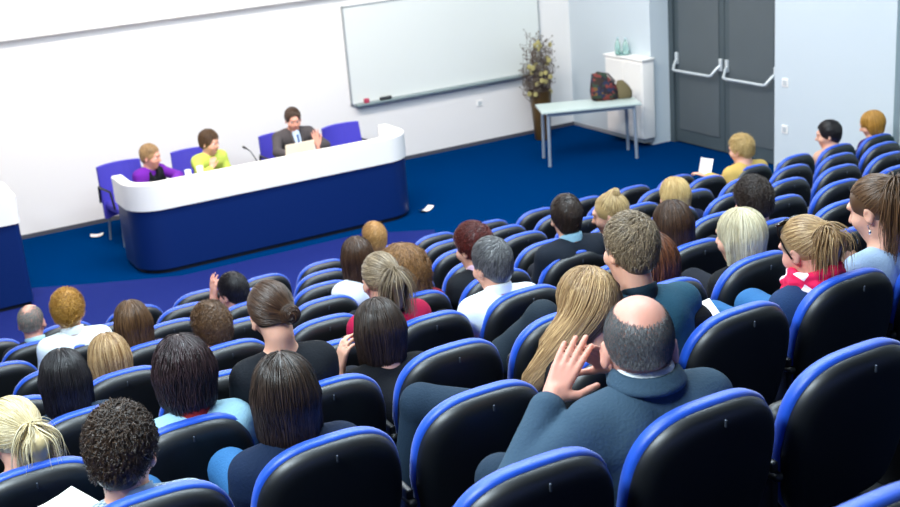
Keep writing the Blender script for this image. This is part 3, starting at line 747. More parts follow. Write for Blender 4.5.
def make_hair(parent, C, R, style, colr, seed, dens=1.0, h=.008, length=None, tie=None, part=0.0, name='hair'):
    C = np.array(C, float); L = lambda x, y, z: C+R@A(x, y, z)
    rs = np.random.RandomState(seed); up = A(*UPV); up /= np.linalg.norm(up)
    base = [ell(L(0, -.013, .036), (.084, .103, .098), R, .02)]
    face = ell(L(0, .115, -.045), (.072, .095, .112), R, .012, True)
    cut = [face, ell(L(0, .02, -.16), (.12, .13, .10), R, .02, True)]
    for s in (-1, 1): cut.append(ell(L(s*.095, .012, -.03), (.022, .030, .045), R, .01, True))
    N = int(900*dens); nseg = 8; rad = .0022/math.sqrt(min(dens, 1)); lift = (.003, .003, 1.0); wob = 0; wf = 6; step = .02; tap = .25
    apex = L(part, -.02, .13)
    down = lambda P, t, r_: np.tile(-up*1.0, (len(P), 1))
    field = down; P0 = base
    if style in ('short', 'messy', 'curlshort', 'spiky'):
        ins = {'short': .010, 'messy': .015, 'curlshort': .012, 'spiky': .014}[style]
        base = [ell(L(0, -.014, .038), (.080+ins*.7, .100+ins*.7, .094+ins), R, .02), ell(L(0, -.058, -.028), (.056+ins*.3, .040+ins*.3, .058), R, .03)]
        P0 = list(base); base += cut[:1]+[ell(L(0, .03, -.19), (.12, .13, .11), R, .02, True)]+cut[2:]
        base[2] = ell(L(0, .118, -.022), (.072, .095, .112), R, .012, True)
        cen = L(.01, -.045, .12)
        def field(P, t, r_):
            v = P-cen; v = v/(np.linalg.norm(v, axis=-1, keepdims=True)+1e-6); sw = np.cross(v, R@A(0, 0, 1))
            fw = (R@A(0, 1, 0))[None]*(np.maximum(0, ((P-C)@R)[:, 2:3])*6)
            return v+.35*sw+fw*.4-up*.25+r_.normal(size=P.shape)*(.35 if style == 'short' else .8)
        step = {'short': .007, 'messy': .013, 'curlshort': .011, 'spiky': .008}[style]; nseg = 5
        lift = {'short': (.002, .006, .6), 'messy': (.004, .012, .6), 'curlshort': (.004, .016, .5), 'spiky': (.003, .016, .5)}[style]
        wob = {'short': 0, 'messy': .004, 'curlshort': .007, 'spiky': 0}[style]; wf = 9; N = int(1500*dens); tap = .35
    elif style in ('bob', 'long', 'frizz', 'wavy'):
        ln = length or {'bob': .13, 'long': .30, 'frizz': .16, 'wavy': .24}[style]; fz = .03 if style == 'frizz' else (.008 if style == 'wavy' else 0)
        zb = -ln
        base = [ell(L(0, -.016, .036), (.088+fz, .106+fz, .098+fz*.8), R, .02)]
        e0 = L(0, -.035, 0)
        wv = .078+fz*1.2
        for s in (-1, 1):
            base.append(cap(L(s*.045, -.045, 0), e0+up*(zb+.03)+R@A(s*.040, -.02 if ln < .2 else -.045, 0), .052+fz*.9, (.040 if ln < .2 else .034)+fz*.9, .03))
            base.append(cap(L(s*.070, .005, 0), C+R@A(s*.072, -.01, 0)+up*(max(zb, -.17)+.035), .026+fz*.8, .020+fz*.6, .03))
        base.append(cap(L(0, -.06, 0), e0+up*(zb+.035)+R@A(0, -.034, 0), .056+fz*.9, .042+fz*.9, .03))
        P0 = list(base); base += [ell(L(0, .125, -.05), (.066, .095, .125), R, .012, True)]
        def field(P, t, r_):
            v = (P-apex); v = v-up*(v@up)[:, None]; lo_ = ((P-C)@up)[:, None]
            nrm = v/(np.linalg.norm(v, axis=-1, keepdims=True)+1e-6)
            return nrm*np.clip(lo_*9, 0, 1)*.9-up*(1.0)+(r_.normal(size=P.shape)*(.5 if style == 'frizz' else .06))
        nseg = 12; step = (ln+.15)/nseg; lift = (.004, .010 if style != 'frizz' else .03, 1.0); N = int((1100 if style != 'frizz' else 1500)*dens)
        if style == 'frizz': wob = .012; wf = 22; tap = .5
        elif style == 'wavy': wob = .006; wf = 9
        else: wob = .0012; wf = 5
    elif style in ('pony', 'bun', 'updo'):
        tie = tie or ((0, -.105, .045) if style == 'pony' else (0, -.10, .03)); T = L(*tie)
        base = [ell(L(0, -.014, .037), (.083, .102, .096), R, .02), ell(T, (.028, .024, .028), R, .03)]
        P0 = list(base); base += cut[:1]+[ell(L(0, .03, -.175), (.12, .125, .115), R, .02, True)]+cut[2:]
        def field(P, t, r_):
            v = T-P; return v/(np.linalg.norm(v, axis=-1, keepdims=True)+1e-6)+r_.normal(size=P.shape)*.05
        nseg = 8; step = .020; lift = (.003, .004, 1.0); N = int(1100*dens); wob = .001
    elif style == 'fringe':                                   # ring of cropped hair round a bald crown
        base = None; N = int(4200*dens)
        P0 = [ell(L(0, -.012, .034), (.078, .098, .092), R, .02), ell(L(0, -.045, -.04), (.058, .05, .06), R, .03)]
        def field(P, t, r_): return -up[None]+r_.normal(size=P.shape)*.25-(R@A(0, 1, 0))[None]*.3
        nseg = 2; step = .0045; lift = (.0010, .0030, .8); tap = .4; rad = .0010 if colr != 'salt' else .0026
    # roots on the scalp
    u = rs.normal(size=(N*4, 3)); u /= np.linalg.norm(u, axis=1, keepdims=True); u = u[in_face(u)]
    if style == 'fringe':
        top = (u@A(0, -.42, .907)+rs.normal(size=len(u))*.035 < (.68 if colr != 'salt' else .90)) & (u[:, 2] < np.interp(u[:, 1], [-.2, .2, .5], [1, .75, .3])); lowp = u[:, 2] > -.75; u = u[top & lowp]
        u = u[u[:, 1] < .45]
    if style in ('bob', 'long', 'wavy', 'frizz'):
        keep = (u[:, 2] > .05) | (rs.rand(len(u)) < .45); u = u[keep]
        dx = u[:, 0]-part/.09; u = u[(np.abs(dx) > .03) | (u[:, 2] < .6)]
    u = u[:N]; roots = C+(u*A(.080, .100, .094)+A(0, -.012, .034))@R.T
    V, F, at = strands_mesh(P0, roots, field, nseg, step, lift, rad, seed+1, wob=wob, wf=wf, taper=tap)
    VV, FF, AT = [V], [F], [at]; n0 = len(V)
    if base is not None:
        bv, bf = mesh_sdf(base, h); VV.append(bv); FF.append(bf+n0); AT.append(np.full(len(bv), .28)); n0 += len(bv)
    if style == 'pony':
        ln = length or .20; M_ = int(600*max(dens, .5)); rt = T+rs.normal(size=(M_, 3))*A(.010, .008, .010); back = R@A(0, -1, 0)
        core = [cap(T+back*.015, T+back*.045+up*-.045, .022, .036, .02), cap(T+back*.045+up*-.045, T+back*.04-up*ln*.75, .036, .022, .02)]
        bv, bf = mesh_sdf(core, h); VV.append(bv); FF.append(bf+n0); AT.append(np.full(len(bv), .2)); n0 += len(bv)
        def tf(P, t, r_): return back[None]*max(0, .7-t*5)-up[None]*(.5+t*2.8)+r_.normal(size=P.shape)*.10
        V, F, at = strands_mesh(core, rt, tf, 11, (ln+.05)/11, (.004, .008, 0), .0026, seed+2, wob=.004, wf=7, taper=.2)
        VV.append(V); FF.append(F+n0); AT.append(at); n0 += len(V)
    if style in ('bun', 'updo'):
        M_ = int(260*max(dens, .5)); cc = T+R@A(0, -.018, 0); q = [ell(cc, (.036, .026, .034), R, .01)]
        bv, bf = mesh_sdf(q, h); VV.append(bv); FF.append(bf+n0); AT.append(np.full(len(bv), .2)); n0 += len(bv)
        uu = rs.normal(size=(M_, 3)); uu /= np.linalg.norm(uu, axis=1, keepdims=True); axw = R@A(0, 1, .3)
        def bf_(P, t, r_): return np.cross(np.tile(axw, (len(P), 1)), P-cc)*30+r_.normal(size=P.shape)*.1
        V, F, at = strands_mesh(q, cc+uu*.03, bf_, 8, .012, (.002, .006, 1), .0022, seed+3, taper=.4)
        VV.append(V); FF.append(F+n0); AT.append(at); n0 += len(V)
    o = mesh_obj(name, np.concatenate(VV), np.concatenate(FF), HM(colr), parent, attr=np.concatenate(AT))
    return o

CL = {}
def cloth(name, c, rough=.85, **k):
    if name not in CL: CL[name] = mat(name, c, rough, .25, bump=.25, bscale=120, **k)
    return CL[name]

HS = 1.1
def person(label, hip, head, hair, hcol, skin='fair', top=('navy cloth', '#101c33'), pants=('dark trousers', '#11151f'), yaw=0., pitch=.1, roll=0., body_yaw=0., h=.010,
           arms=(None, None), sleeves=('long', 'long'), sw=.172, bulk=1.0, collar=None, collar_h=.03, seed=1, dens=.6, feet=True, face=False, knees=None, puff=.012, hairkw=None, hands=None, neck_open=0., NK=.130, hs=1.1, foldamp=.003, ground=None, toplabel=None):
    """hip, head in world coordinates; ground = floor height"""
    O = A(hip[0], hip[1], ground); H = A(*hip)-O; C = A(*head)-O; R = rotm(yaw, pitch, roll)*hs; B = rotm(body_yaw)
    bx = B@A(1, 0, 0); by = B@A(0, 1, 0); up = A(0, 0, 1)
    Nb = C+R@A(0, -.030, -.075); T = C+R@A(0, -.012, 0)-by*.036-up*NK
    Sm = T-by*.005-up*.032
    head_p = head_prims(C, R)
    neck = [cap(Nb, T, .054*bulk**.4, .060*bulk**.5, .03)]
    tors = []; sh = []
    for s in (-1, 1):
        S = Sm+bx*s*sw-up*.034; sh.append(S)
        tors += [cap(T-up*.028+bx*s*.02, S-bx*s*.02+up*.004, .046, .046*bulk**.5, .05), cap(Sm+bx*s*.085-up*.07-by*.015, H+bx*s*.075+up*.06, .092*bulk, .100*bulk, .05)]
        tors.append(cap(S, S-up*.04, .050, .052, .05))
        tors.append(cap(H+bx*s*.08, H+bx*s*.08+by*.05, .098, .09, .05))
    P = head_p+neck+tors; topP = [q for q in tors if True]; slv = []; skin_arm = []; HP = []
    for i, s in enumerate((-1, 1)):
        a = arms[i]
        if a is None: a = (sh[i]+bx*s*.035+by*.07-up*.24, H+bx*s*.07+by*.17+up*.05)
        else: a = (A(*a[0][:3])-O, A(*a[1][:3])-O)
        el, wr = a
        arm = [cap(sh[i], el, .050*bulk**.5, .040, .025), cap(el, wr, .040, .027, .02)]; P += arm
        st_ = sleeves[i]
        if st_ == 'long': slv += [cap(sh[i], el, .048*bulk**.5, .042, .018), cap(el, wr-(wr-el)/np.linalg.norm(wr-el)*.015, .043, .036, .02)]
        elif st_ == 'elbow': slv += [cap(sh[i], el-(el-sh[i])*.15, .052, .050, .03)]
        elif st_ == 'short': slv += [cap(sh[i], sh[i]+(el-sh[i])*.55, .053, .053, .03)]
        hk = hands[i] if hands and hands[i] else dict(fwd=(-bx*s*.9+by*.5-up*.1 if arms[i] is None else wr-el), back=(0, 0, 1), curl=.45, s=.92)
        if 'none' not in hk: HP += hand_prims(wr+(wr-el)/np.linalg.norm(wr-el)*.02, hk['fwd'], hk['back'], hk.get('side', -s if not (hands and hands[i]) else 1), hk.get('curl', .5), hk.get('spread', .10), hk.get('s', 1), hk.get('curls'), hk.get('thumb', .6))
    legs = []
    for i, s in enumerate((-1, 1)):
        if knees and knees[i]: kn = A(*knees[i][0])-O; an = A(*knees[i][1])-O
        else: kn = H+bx*s*.11+by*.44+up*.03; an = A(kn[0], kn[1]+.04, .09)
        legs += [cap(H+bx*s*.09, kn, .092*bulk**.5, .062, .03), cap(kn, an, .060, .042, .02)]
        if feet: P += [cap(an, an-up*.04+by*.02, .035, .035, .02), cap(an-up*.045, an-up*.055+by*.14, .034, .028, .02)]
    P += legs
    v, f = mesh_sdf(P+HP, h)
    body = mesh_obj('person', v, f, SK[skin], loc=O)
    tag(body, label, 'person')
    inf = lambda q, d: (q[0], q[1], q[2], q[3]+d, q[4]+d, q[5])
    topP = [inf(q, puff) for q in tors+slv]
    if neck_open: topP.append(ell(T+by*.02+up*(.065-neck_open*.3), (.075+neck_open*.4, .07+neck_open*.3, .05+neck_open*.5), None, .012, True))
    v, f = mesh_sdf(topP, max(h, .008), folds(seed, foldamp)); tp = mesh_obj(top[2] if len(top) > 2 else 'shirt', v, f, cloth(top[0], top[1]) if len(top) < 4 else top[3], body)
    v, f = mesh_sdf([inf(q, .012) for q in legs]+[inf(tors[3], .014), inf(tors[7], .014)], max(h, .012), folds(seed+9, .003)); mesh_obj('trousers', v, f, cloth(*pants[:2]), body)
    if feet:
        sp = []
        for i in range(2):
            an = legs[i*2+1][2]; sp += [cap(an-up*.05-by*.03, an-up*.058+by*.17, .040, .034, .02)]
            mesh_obj('shoe', *mesh_sdf([sp[-1]], max(h, .01)), mat('black leather shoe', '#0c0b0d', .35), body)
    if collar:
        d = by*.3+up; d /= np.linalg.norm(d); m = MB(); a_ = np.cross(d, by); a_ /= np.linalg.norm(a_); c_ = np.cross(d, a_); n = 26; vv = []; ff = []
        for (rr, z) in ((.064, -.02), (.069+.0, collar_h*.4), (.068, collar_h), (.062, collar_h+.003), (.058, collar_h-.006), (.058, -.02)):
            for k in range(n):
                t = 2*math.pi*k/n; rr2 = (rr*bulk**.4+.002); fr = T+a_*rr2*math.cos(t)+c_*rr2*1.04*math.sin(t)+d*(z+.012)
                fr = fr+by*0+up*(-.030*max(0, (fr-T)@by/.07)); vv.append(fr)
        for i in range(5):
            for k in range(n): ff.append((i*n+k, i*n+(k+1) % n, (i+1)*n+(k+1) % n, (i+1)*n+k))
        mesh_obj('collar', vv, ff, cloth(*collar), body)
    if hair: make_hair(body, C, R, hair, hcol, seed*7+3, dens=dens, h=max(h*.8, .007), **(hairkw or {}))
    if face:
        for s in (-1, 1):
            e = MB(); c = C+R@A(s*.030, .0785, .011)
            mesh_obj('eye', *mesh_sdf([ell(c, (.0125, .0125, .0125), R, .002)], .003), mat('eye white', '#e8e4e0', .2), body)
            mesh_obj('pupil', *mesh_sdf([ell(C+R@A(s*.030, .0875, .011), (.008, .005, .008), R, .002)], .0025), mat('dark iris', '#20140e', .15), body)
            mesh_obj('eyebrow', *mesh_sdf([cap(C+R@A(s*.018, .097, .031), C+R@A(s*.046, .086, .033), .0035, .0025, .002)], .003), HM(hcol), body)
        mesh_obj('lips', *mesh_sdf([cap(C+R@A(-.016, .090, -.058), C+R@A(.016, .090, -.058), .006, .006, .004)], .003), mat('lip red', '#a8504c', .4), body)
    return body, dict(O=O, C=C, R=R, T=T, Sm=Sm, sh=sh, H=H, B=B)
# ------------------------------------------------------------------ the cast
UPV = (0, 0, 1)
SPEC = {
 'curly_man': dict(hair='curlshort', hcol='curl', top=('grey blue check', '#8fa3b5', 'shirt', check_mat('blue grey check', '#6f8698', '#b8c6d2', 90)), pants=('blue denim', '#2b5f8f'), yaw=-.45, pitch=.30, collar=('grey check collar', '#8fa3b5'), h=.0065, dens=1.6, bulk=1.0, knee=(-.32, .42), label='man with short curly dark hair in a grey-blue checked shirt, reading papers on his lap'),
 'pony_left': dict(hair='pony', hcol='pale', top=('white grey knit', '#c6d0d8'), yaw=.1, pitch=.25, sw=.155, h=.008, dens=1.0, hairkw=dict(tie=(.03, -.105, .02), length=.17), band='dark', label='woman with a pale blonde ponytail at the left edge of the photo'),
 'dark_bob': dict(hair='bob', hcol='dark', top=('navy jersey', '#0c1f3a'), pants=('blue denim', '#2b5f8f'), yaw=-.35, pitch=.15, sw=.158, h=.0065, dens=1.8, neck_open=.06, hairkw=dict(length=.15), label='woman with straight dark shoulder-length hair and a navy top beside the curly-haired man'),
 'long_blond': dict(hair='long', hcol='light', top=('black jersey', '#0d0f14'), pants=('slate trousers', '#1d2f40'), yaw=.1, pitch=.25, sw=.155, h=.0075, dens=1.6, hairkw=dict(length=.36), upv=(.85, -.42, 1), hs=1.14, knee=(-.42, .36), label='woman with very long straight blonde hair sitting in front of the balding man'),
 'bob_hand': dict(hair='bob', hcol='dark', top=('black jersey', '#0d0f14'), yaw=-.1, pitch=.40, sw=.155, h=.008, dens=1.5, hairkw=dict(length=.15), sleeves=('short', 'long'), label='woman with a glossy dark bob leaning her cheek on her bare left arm'),
 'updo': dict(hair='updo', hcol='brown', top=('black wool', '#0e1219'), yaw=-.25, pitch=.35, roll=-.12, sw=.150, h=.0085, dens=1.1, hs=1.04, NK=.145, hairkw=dict(tie=(.05, -.088, -.01)), label='woman with pinned-up brown hair and a black long-sleeved top'),
 'messy': dict(hair='wavy', hcol='plum', top=('pale blue satin', '#9cc6d8'), yaw=0, pitch=.25, sw=.16, h=.0085, dens=1.3, collar=('red collar', '#a02a2a'), NK=.15, hs=1.04, hairkw=dict(length=.125), label='person with tousled dark brown hair, a red collar and a pale blue top'),
 'black_long': dict(hair='bob', hcol='black', top=('slate blue cloth', '#24364a'), yaw=-.25, pitch=.30, sw=.158, h=.009, dens=1.3, hairkw=dict(length=.21), label='woman with long straight black hair and a slate blue top'),
 'light_brown': dict(hair='long', hcol='light', top=('brown cloth', '#3a2d26'), yaw=0, pitch=.3, sw=.15, h=.011, dens=.8, hairkw=dict(length=.20), label='woman with light brown centre-parted hair behind the tousled dark-haired person'),
 'brown_bob': dict(hair='bob', hcol='mid', top=('dark plum cloth', '#221a26'), yaw=.1, pitch=.2, sw=.15, h=.012, dens=.8, hairkw=dict(length=.17), label='woman with smooth straight brown hair next to the curly blonde woman in white'),
 'brown_short': dict(hair='messy', hcol='mid', top=('dark brown cloth', '#241d1c'), yaw=.2, pitch=.2, h=.012, dens=.8, label='person with layered short brown hair, right behind the man resting on his hand'),
 'hand_man': dict(hair='short', hcol='black', top=('grey blue cloth', '#3c4c66'), yaw=.45, pitch=.2, h=.012, dens=.8, skin='pink', label='black-haired man resting his head on his raised left hand'),
 'grey_man': dict(hair='fringe', hcol='salt', top=('black suit cloth', '#10141c'), yaw=-.35, pitch=.1, h=.012, dens=.8, collar=('pale blue collar', '#a9d0dd'), skin='pink', label='grey-haired man with a thinning crown and dark jacket, leftmost in the front rows'),
 'blond_curly': dict(hair='curlshort', hcol='gold', top=('white shirt cloth', '#e9f2f6'), yaw=-.3, pitch=.1, h=.011, dens=.9, collar=('white shirt collar', '#eef3f6'), bulk=1.05, label='curly golden-blonde woman in a bright white shirt near the front left'),
 'red_sweater': dict(hair='pony', hcol='ash', top=('crimson knit', '#a5103c'), yaw=-.15, pitch=.25, sw=.155, h=.009, dens=1.0, hairkw=dict(tie=(.035, -.092, .03), length=.21), label='woman with a long light brown ponytail and a crimson sweater'),
 'curly_brown': dict(hair='frizz', hcol='frizz', top=('dark red knit', '#7d1024'), yaw=0, pitch=.1, sw=.16, h=.011, dens=1.1, label='woman with big frizzy golden-brown hair beside the crimson sweater'),
 'brown_white': dict(hair='bob', hcol='brown', top=('white blouse', '#d9dce6'), yaw=-.2, pitch=.1, sw=.15, h=.012, dens=.8, hairkw=dict(length=.19), label='brown-haired woman in a white top left of the frizzy-haired woman'),
 'small_blond': dict(hair='short', hcol='ginger', top=('tan cloth', '#6d5a48'), yaw=0, pitch=.1, h=.013, dens=.6, label='person with short ginger-blond hair seated nearest the speakers desk'),
 'red_hair': dict(hair='messy', hcol='red', top=('black waistcoat cloth', '#0f1218'), yaw=.35, pitch=.15, sw=.155, h=.011, dens=1.0, collar=('pale pink collar', '#e3bcd2'), label='woman with short dark red hair, pink collar and black top'),
 'grey_white': dict(hair='short', hcol='grey', top=('white shirt cloth', '#e9f2f6'), yaw=.15, pitch=.2, h=.010, dens=1.1, collar=('white shirt collar', '#eef3f6'), bulk=1.06, label='grey-haired man in a bright white shirt in the middle of the audience'),
 'suit_man': dict(hair='short', hcol='dark', top=('charcoal suit cloth', '#131a25', 'jacket'), yaw=-.3, pitch=.0, h=.010, dens=.9, collar=('sky blue collar', '#8fb9cc'), bulk=1.1, sw=.19, label='short-haired man in a dark suit jacket with a light blue shirt collar'),
 'bun_blond': dict(hair='updo', hcol='blond', top=('grey cloth', '#4a4a50'), yaw=.75, pitch=.2, sw=.15, h=.012, dens=.8, hairkw=dict(tie=(0, -.04, .12)), label='fair-haired woman with a small brown hair knot, half hidden behind the man in teal'),
 'teal_man': dict(hair='spiky', hcol='ash', top=('teal jersey', '#2c566a'), yaw=.02, pitch=.12, roll=.08, h=.007, dens=1.6, bulk=1.08, sw=.192, hs=1.0, NK=.165, collar=('dark teal collar', '#122733'), neck_open=.0, sleeves=('elbow', 'elbow'), label='man with short sandy hair in a teal top, his back to us'),
 'wavy': dict(hair='wavy', hcol='auburn', top=('brown knit', '#2a1e1c'), yaw=.2, pitch=.2, sw=.155, h=.010, dens=1.0, hairkw=dict(length=.20), label='woman with wavy auburn hair mostly hidden behind the man in teal'),
 'dark_long': dict(hair='bob', hcol='brown', top=('maroon cloth', '#2c1a24'), yaw=0, pitch=.2, sw=.155, h=.011, dens=1.0, hairkw=dict(length=.22), label='woman with long straight dark brown hair below the yellow-blonde woman'),
 'blond_top': dict(hair='bob', hcol='butter', top=('navy coat cloth', '#0d1838'), yaw=.1, pitch=.15, sw=.17, h=.011, dens=.9, hairkw=dict(length=.12), label='yellow-blonde woman in a navy coat, sitting near the stage'),
 'blond_bob': dict(hair='bob', hcol='platinum', top=('black jersey', '#0d0f14'), yaw=.35, pitch=.12, sw=.158, h=.009, dens=1.3, hairkw=dict(length=.155), label='woman with a smooth platinum blonde bob and black top'),
 'dark_short': dict(hair='messy', hcol='dark', top=('dark cloth', '#16151c'), yaw=0, pitch=.2, h=.011, dens=1.0, label='person with short near-black hair behind the platinum bob'),
 'sunglasses': dict(hair='pony', hcol='light', top=('navy and white cloth', '#1a3358'), pants=('blue denim', '#2b5f8f'), yaw=.12, pitch=.35, roll=-.05, sw=.155, hs=1.03, h=.007, dens=1.5, hairkw=dict(tie=(.015, -.098, .055), length=.18), skin='pink', band='#7fc8c0', label='woman with a blonde ponytail, sunglasses on her head and a pink scarf'),
 'right_pony': dict(hair='pony', hcol='mid', top=('pale blue wool', '#a9c0dc'), yaw=.28, pitch=.34, sw=.16, NK=.165, h=.0075, dens=1.5, hairkw=dict(tie=(0, -.09, .075), length=.27), band='#3a2418', label='woman with a long brown ponytail, earrings and fluffy pale blue sweater'),
 'yellow': dict(hair='curlshort', hcol='butter', top=('mustard jacket cloth', '#c4a45a', 'jacket'), yaw=.35, pitch=.2, h=.012, dens=.7, bulk=1.1, sw=.19, label='fair-haired person in a mustard yellow jacket holding a paper'),
 'black_short': dict(hair='short', hcol='black', top=('tan pink cloth', '#c29a84'), yaw=.75, pitch=.15, h=.012, dens=.7, label='person with short black hair looking left beside the right wall'),
 'blond_right': dict(hair='bob', hcol='gold', top=('dark purple cloth', '#3a1c4c'), yaw=.65, pitch=.3, sw=.155, h=.012, dens=.8, hairkw=dict(length=.10), label='person with golden bobbed hair and purple top, rightmost at the right wall'),
}
INFO = {}
for n_, (key, r, c, off, ph) in enumerate(PEOPLE):
    if key == 'bald': continue
    s = dict(SPEC[key]); label = s.pop('label'); band = s.pop('band', None); upv = s.pop('upv', None); kn = s.pop('knee', None)
    sx, sy, sz = seat_at(r, c); g = row_floor(r)
    head = (sx+off[0], sy+off[1], sz+off[2]-.045+(.03 if key == 'long_blond' else 0)-(.01 if key == 'teal_man' else .015 if key == 'curly_man' else 0)); hip = (sx+off[0]*.5, sy+.26, sz-.33)
    if kn: s['knees'] = (((hip[0]-.10+kn[0], hip[1]+kn[1], hip[2]+.10), (hip[0]-.05+kn[0]*1.3, hip[1]+kn[1]+.12, g+.10)), None)
    s.setdefault('skin', 'fair'); s['seed'] = n_+1
    if key == 'bob_hand': s['arms'] = (((1.66, 4.22, 1.74, 1), (1.72, 4.38, 1.95, 1)), None); s['hands'] = (dict(fwd=(.35, .1, 1), back=(-1, -.2, .2), side=-1, curl=.6), None)
    if key == 'hand_man': s['arms'] = (((2.10, 7.72, .97, 1), (2.17, 7.74, 1.18, 1)), None); s['hands'] = (dict(fwd=(.1, 0, 1), back=(-1, -.3, 0), side=-1, curl=.3, s=1.1), None)
    if key == 'right_pony': s['arms'] = (((4.10, 3.72, 1.80, 1), (4.24, 3.88, 1.97, 1)), None); s['hands'] = (dict(fwd=(-.7, .35, .5), back=(-.4, -.9, .3), side=1, curl=.7), None)
    if key == 'yellow': s['arms'] = (((7.42, 8.30, .86, 1), (7.30, 8.55, .93, 1)), None)
    if upv: UPV = upv
    s['h'] = s.get('h', .01)
    b, I = person(label, hip, head, ground=g, **s); UPV = (0, 0, 1); INFO[key] = (b, I)
    C, R = I['C'], I['R']
    if band:
        t_ = C+R@A(*s['hairkw']['tie'])+R@A(0, -.012, 0); fdir = R@A(0, -1, 0); a_ = R@A(1, 0, 0); c_ = R@A(0, 0, 1); m = MB()
        pts = [t_+a_*.027*math.cos(q)+c_*.027*math.sin(q) for q in np.linspace(0, 2*math.pi, 20)]
        m.tube(pts, .006, 8).build('hair_tie', mat('hair tie '+band, band if band[0] == '#' else '#14100f', .7), b, smooth=True)

# balding man in the grey jacket, hands steepled before his face
r, c, off = 2, 1, (-.06, .28, .17); sx, sy, sz = seat_at(r, c)
hd = (sx-.06, sy+.28, sz+.13); hp = (sx+.0, sy+.24, sz-.33)
bald, I = person('balding man in a slate grey jacket with his hands steepled in front of his face', hp, hd, 'fringe', 'grey', skin='pink', ground=row_floor(2),
    top=('slate jacket cloth', '#364c5e', 'jacket'), pants=('slate trousers', '#1d2f40'), yaw=-.50, pitch=.28, roll=.02, h=.0055, sw=.188, bulk=1.12, NK=.100, hs=1.22, dens=2.6, seed=77, body_yaw=-.12, puff=.016, foldamp=.004,
    arms=(((1.430, 2.49, 2.36, 1), (1.610, 2.56, 2.540, 1)), ((2.13, 2.62, 2.34, 1), (1.975, 2.735, 2.48, 1))),
    hands=(dict(fwd=(.72, .27, .68), back=(-.62, -.70, .42), side=1, curls=(.16, .10, .12, .18), spread=.055, thumb=1.0, s=1.12),
           dict(fwd=(-.70, -.10, .62), back=(.60, .75, .35), side=1, curls=(.2, .2, .2, .2), spread=.05, thumb=.8, s=1.05)),
    knees=(((1.50, 2.66, 2.30), (1.50, 2.75, 1.30)), ((1.93, 2.86, 2.16), (1.95, 2.95, 1.30))))
INFO['bald'] = (bald, I)
def standing_collar(b, I, name, mt, r0, r1, z0, z1, th, gap=.5, lean=.30, yaw=0):
    T = I['T']; fy = rotm(yaw)@A(0, 1, 0); fx = rotm(yaw)@A(1, 0, 0); d = fy*lean+A(0, 0, 1); d /= np.linalg.norm(d); pr = []; n = 64
    P = [(gap+(2*math.pi-2*gap)*k/n) for k in range(n+1)]
    def q(t, r, z): return T+fy*r*1.02*math.cos(t)+fx*r*math.sin(t)+d*(z-.02*max(0, math.cos(t)))
    for k in range(n):
        for w in np.linspace(0, 1, 7): pr.append(cap(q(P[k], r0+(r1-r0)*w, z0+(z1-z0)*w), q(P[k+1], r0+(r1-r0)*w, z0+(z1-z0)*w), th, th, .009))
    v, f = mesh_sdf(pr, .005); return mesh_obj(name, v, f, mt, b)
standing_collar(bald, I, 'shirt_collar', cloth('white shirt collar', '#eef3f6'), .078, .070, .02, .070, .004, yaw=-.4)
standing_collar(bald, I, 'jacket_collar', cloth('slate jacket cloth', '#364c5e'), .100, .084, .028, .056, .0065, gap=.35, yaw=-.3)
cf = [];  # shirt cuffs
for (el, wr) in (((1.430, 2.49, 2.36), (1.610, 2.56, 2.540)), ((2.13, 2.62, 2.34), (1.975, 2.735, 2.48))):
    e_, w_ = A(*el)-I['O'], A(*wr)-I['O']; d = (w_-e_)/np.linalg.norm(w_-e_)
    MB().tube([w_-d*.03, w_-d*.002, w_+d*.006], .035, 20, radii=[.038, .0375, .035]).build('shirt_cuff', cloth('white shirt collar', '#eef3f6'), bald, smooth=True)

# scarf, sunglasses, earring
b, I = INFO['sunglasses']; C, R = I['C'], I['R']
def scarf(b, I):
    rs = np.random.RandomState(3); pr = []; T = I['T']
    for j in range(5):
        ph = rs.uniform(0, 6.28); prev = None
        for k in range(15):
            t = 2*math.pi*k/14; rr = .088+.010*math.sin(3*t+ph)+.008*j*.6
            p = T+A(rr*math.cos(t), rr*1.05*math.sin(t)+.012, .050-.018*j+.010*math.sin(2*t+ph)-.02*math.sin(t))
            if prev is not None: pr.append(cap(prev, p, .017, .017, .006))
            prev = p
    for j in range(3): pr.append(cap(T+A(-.05+.03*j, .09, 0), T+A(-.06+.04*j, .13, -.16), .020, .024, .006))
    v, f = mesh_sdf(pr, .006, folds(4, .003, 30))
    m = bpy.data.materials.new('pink and white scarf'); m.use_nodes = True; nt = m.node_tree; bb = nt.nodes['Principled BSDF']; bb.inputs['Roughness'].default_value = .9
    tcn = nt.nodes.new('ShaderNodeTexCoord'); vo = nt.nodes.new('ShaderNodeTexVoronoi'); vo.inputs['Scale'].default_value = 16; cr = nt.nodes.new('ShaderNodeValToRGB'); cr.color_ramp.interpolation = 'CONSTANT'
    cr.color_ramp.elements[0].color = (*lin('#e0104c'), 1); cr.color_ramp.elements[1].position = .70; cr.color_ramp.elements[1].color = (*lin('#f2dfe4'), 1)
    sp = nt.nodes.new('ShaderNodeSeparateColor'); nt.links.new(tcn.outputs['Object'], vo.inputs['Vector']); nt.links.new(vo.outputs['Color'], sp.inputs[0]); nt.links.new(sp.outputs[0], cr.inputs[0]); nt.links.new(cr.outputs[0], bb.inputs['Base Color'])
    mesh_obj('scarf', v, f, m, b)
scarf(b, I)
M_sg = mat('dark tortoiseshell', '#150d0c', .15, .6)
gl = MB()
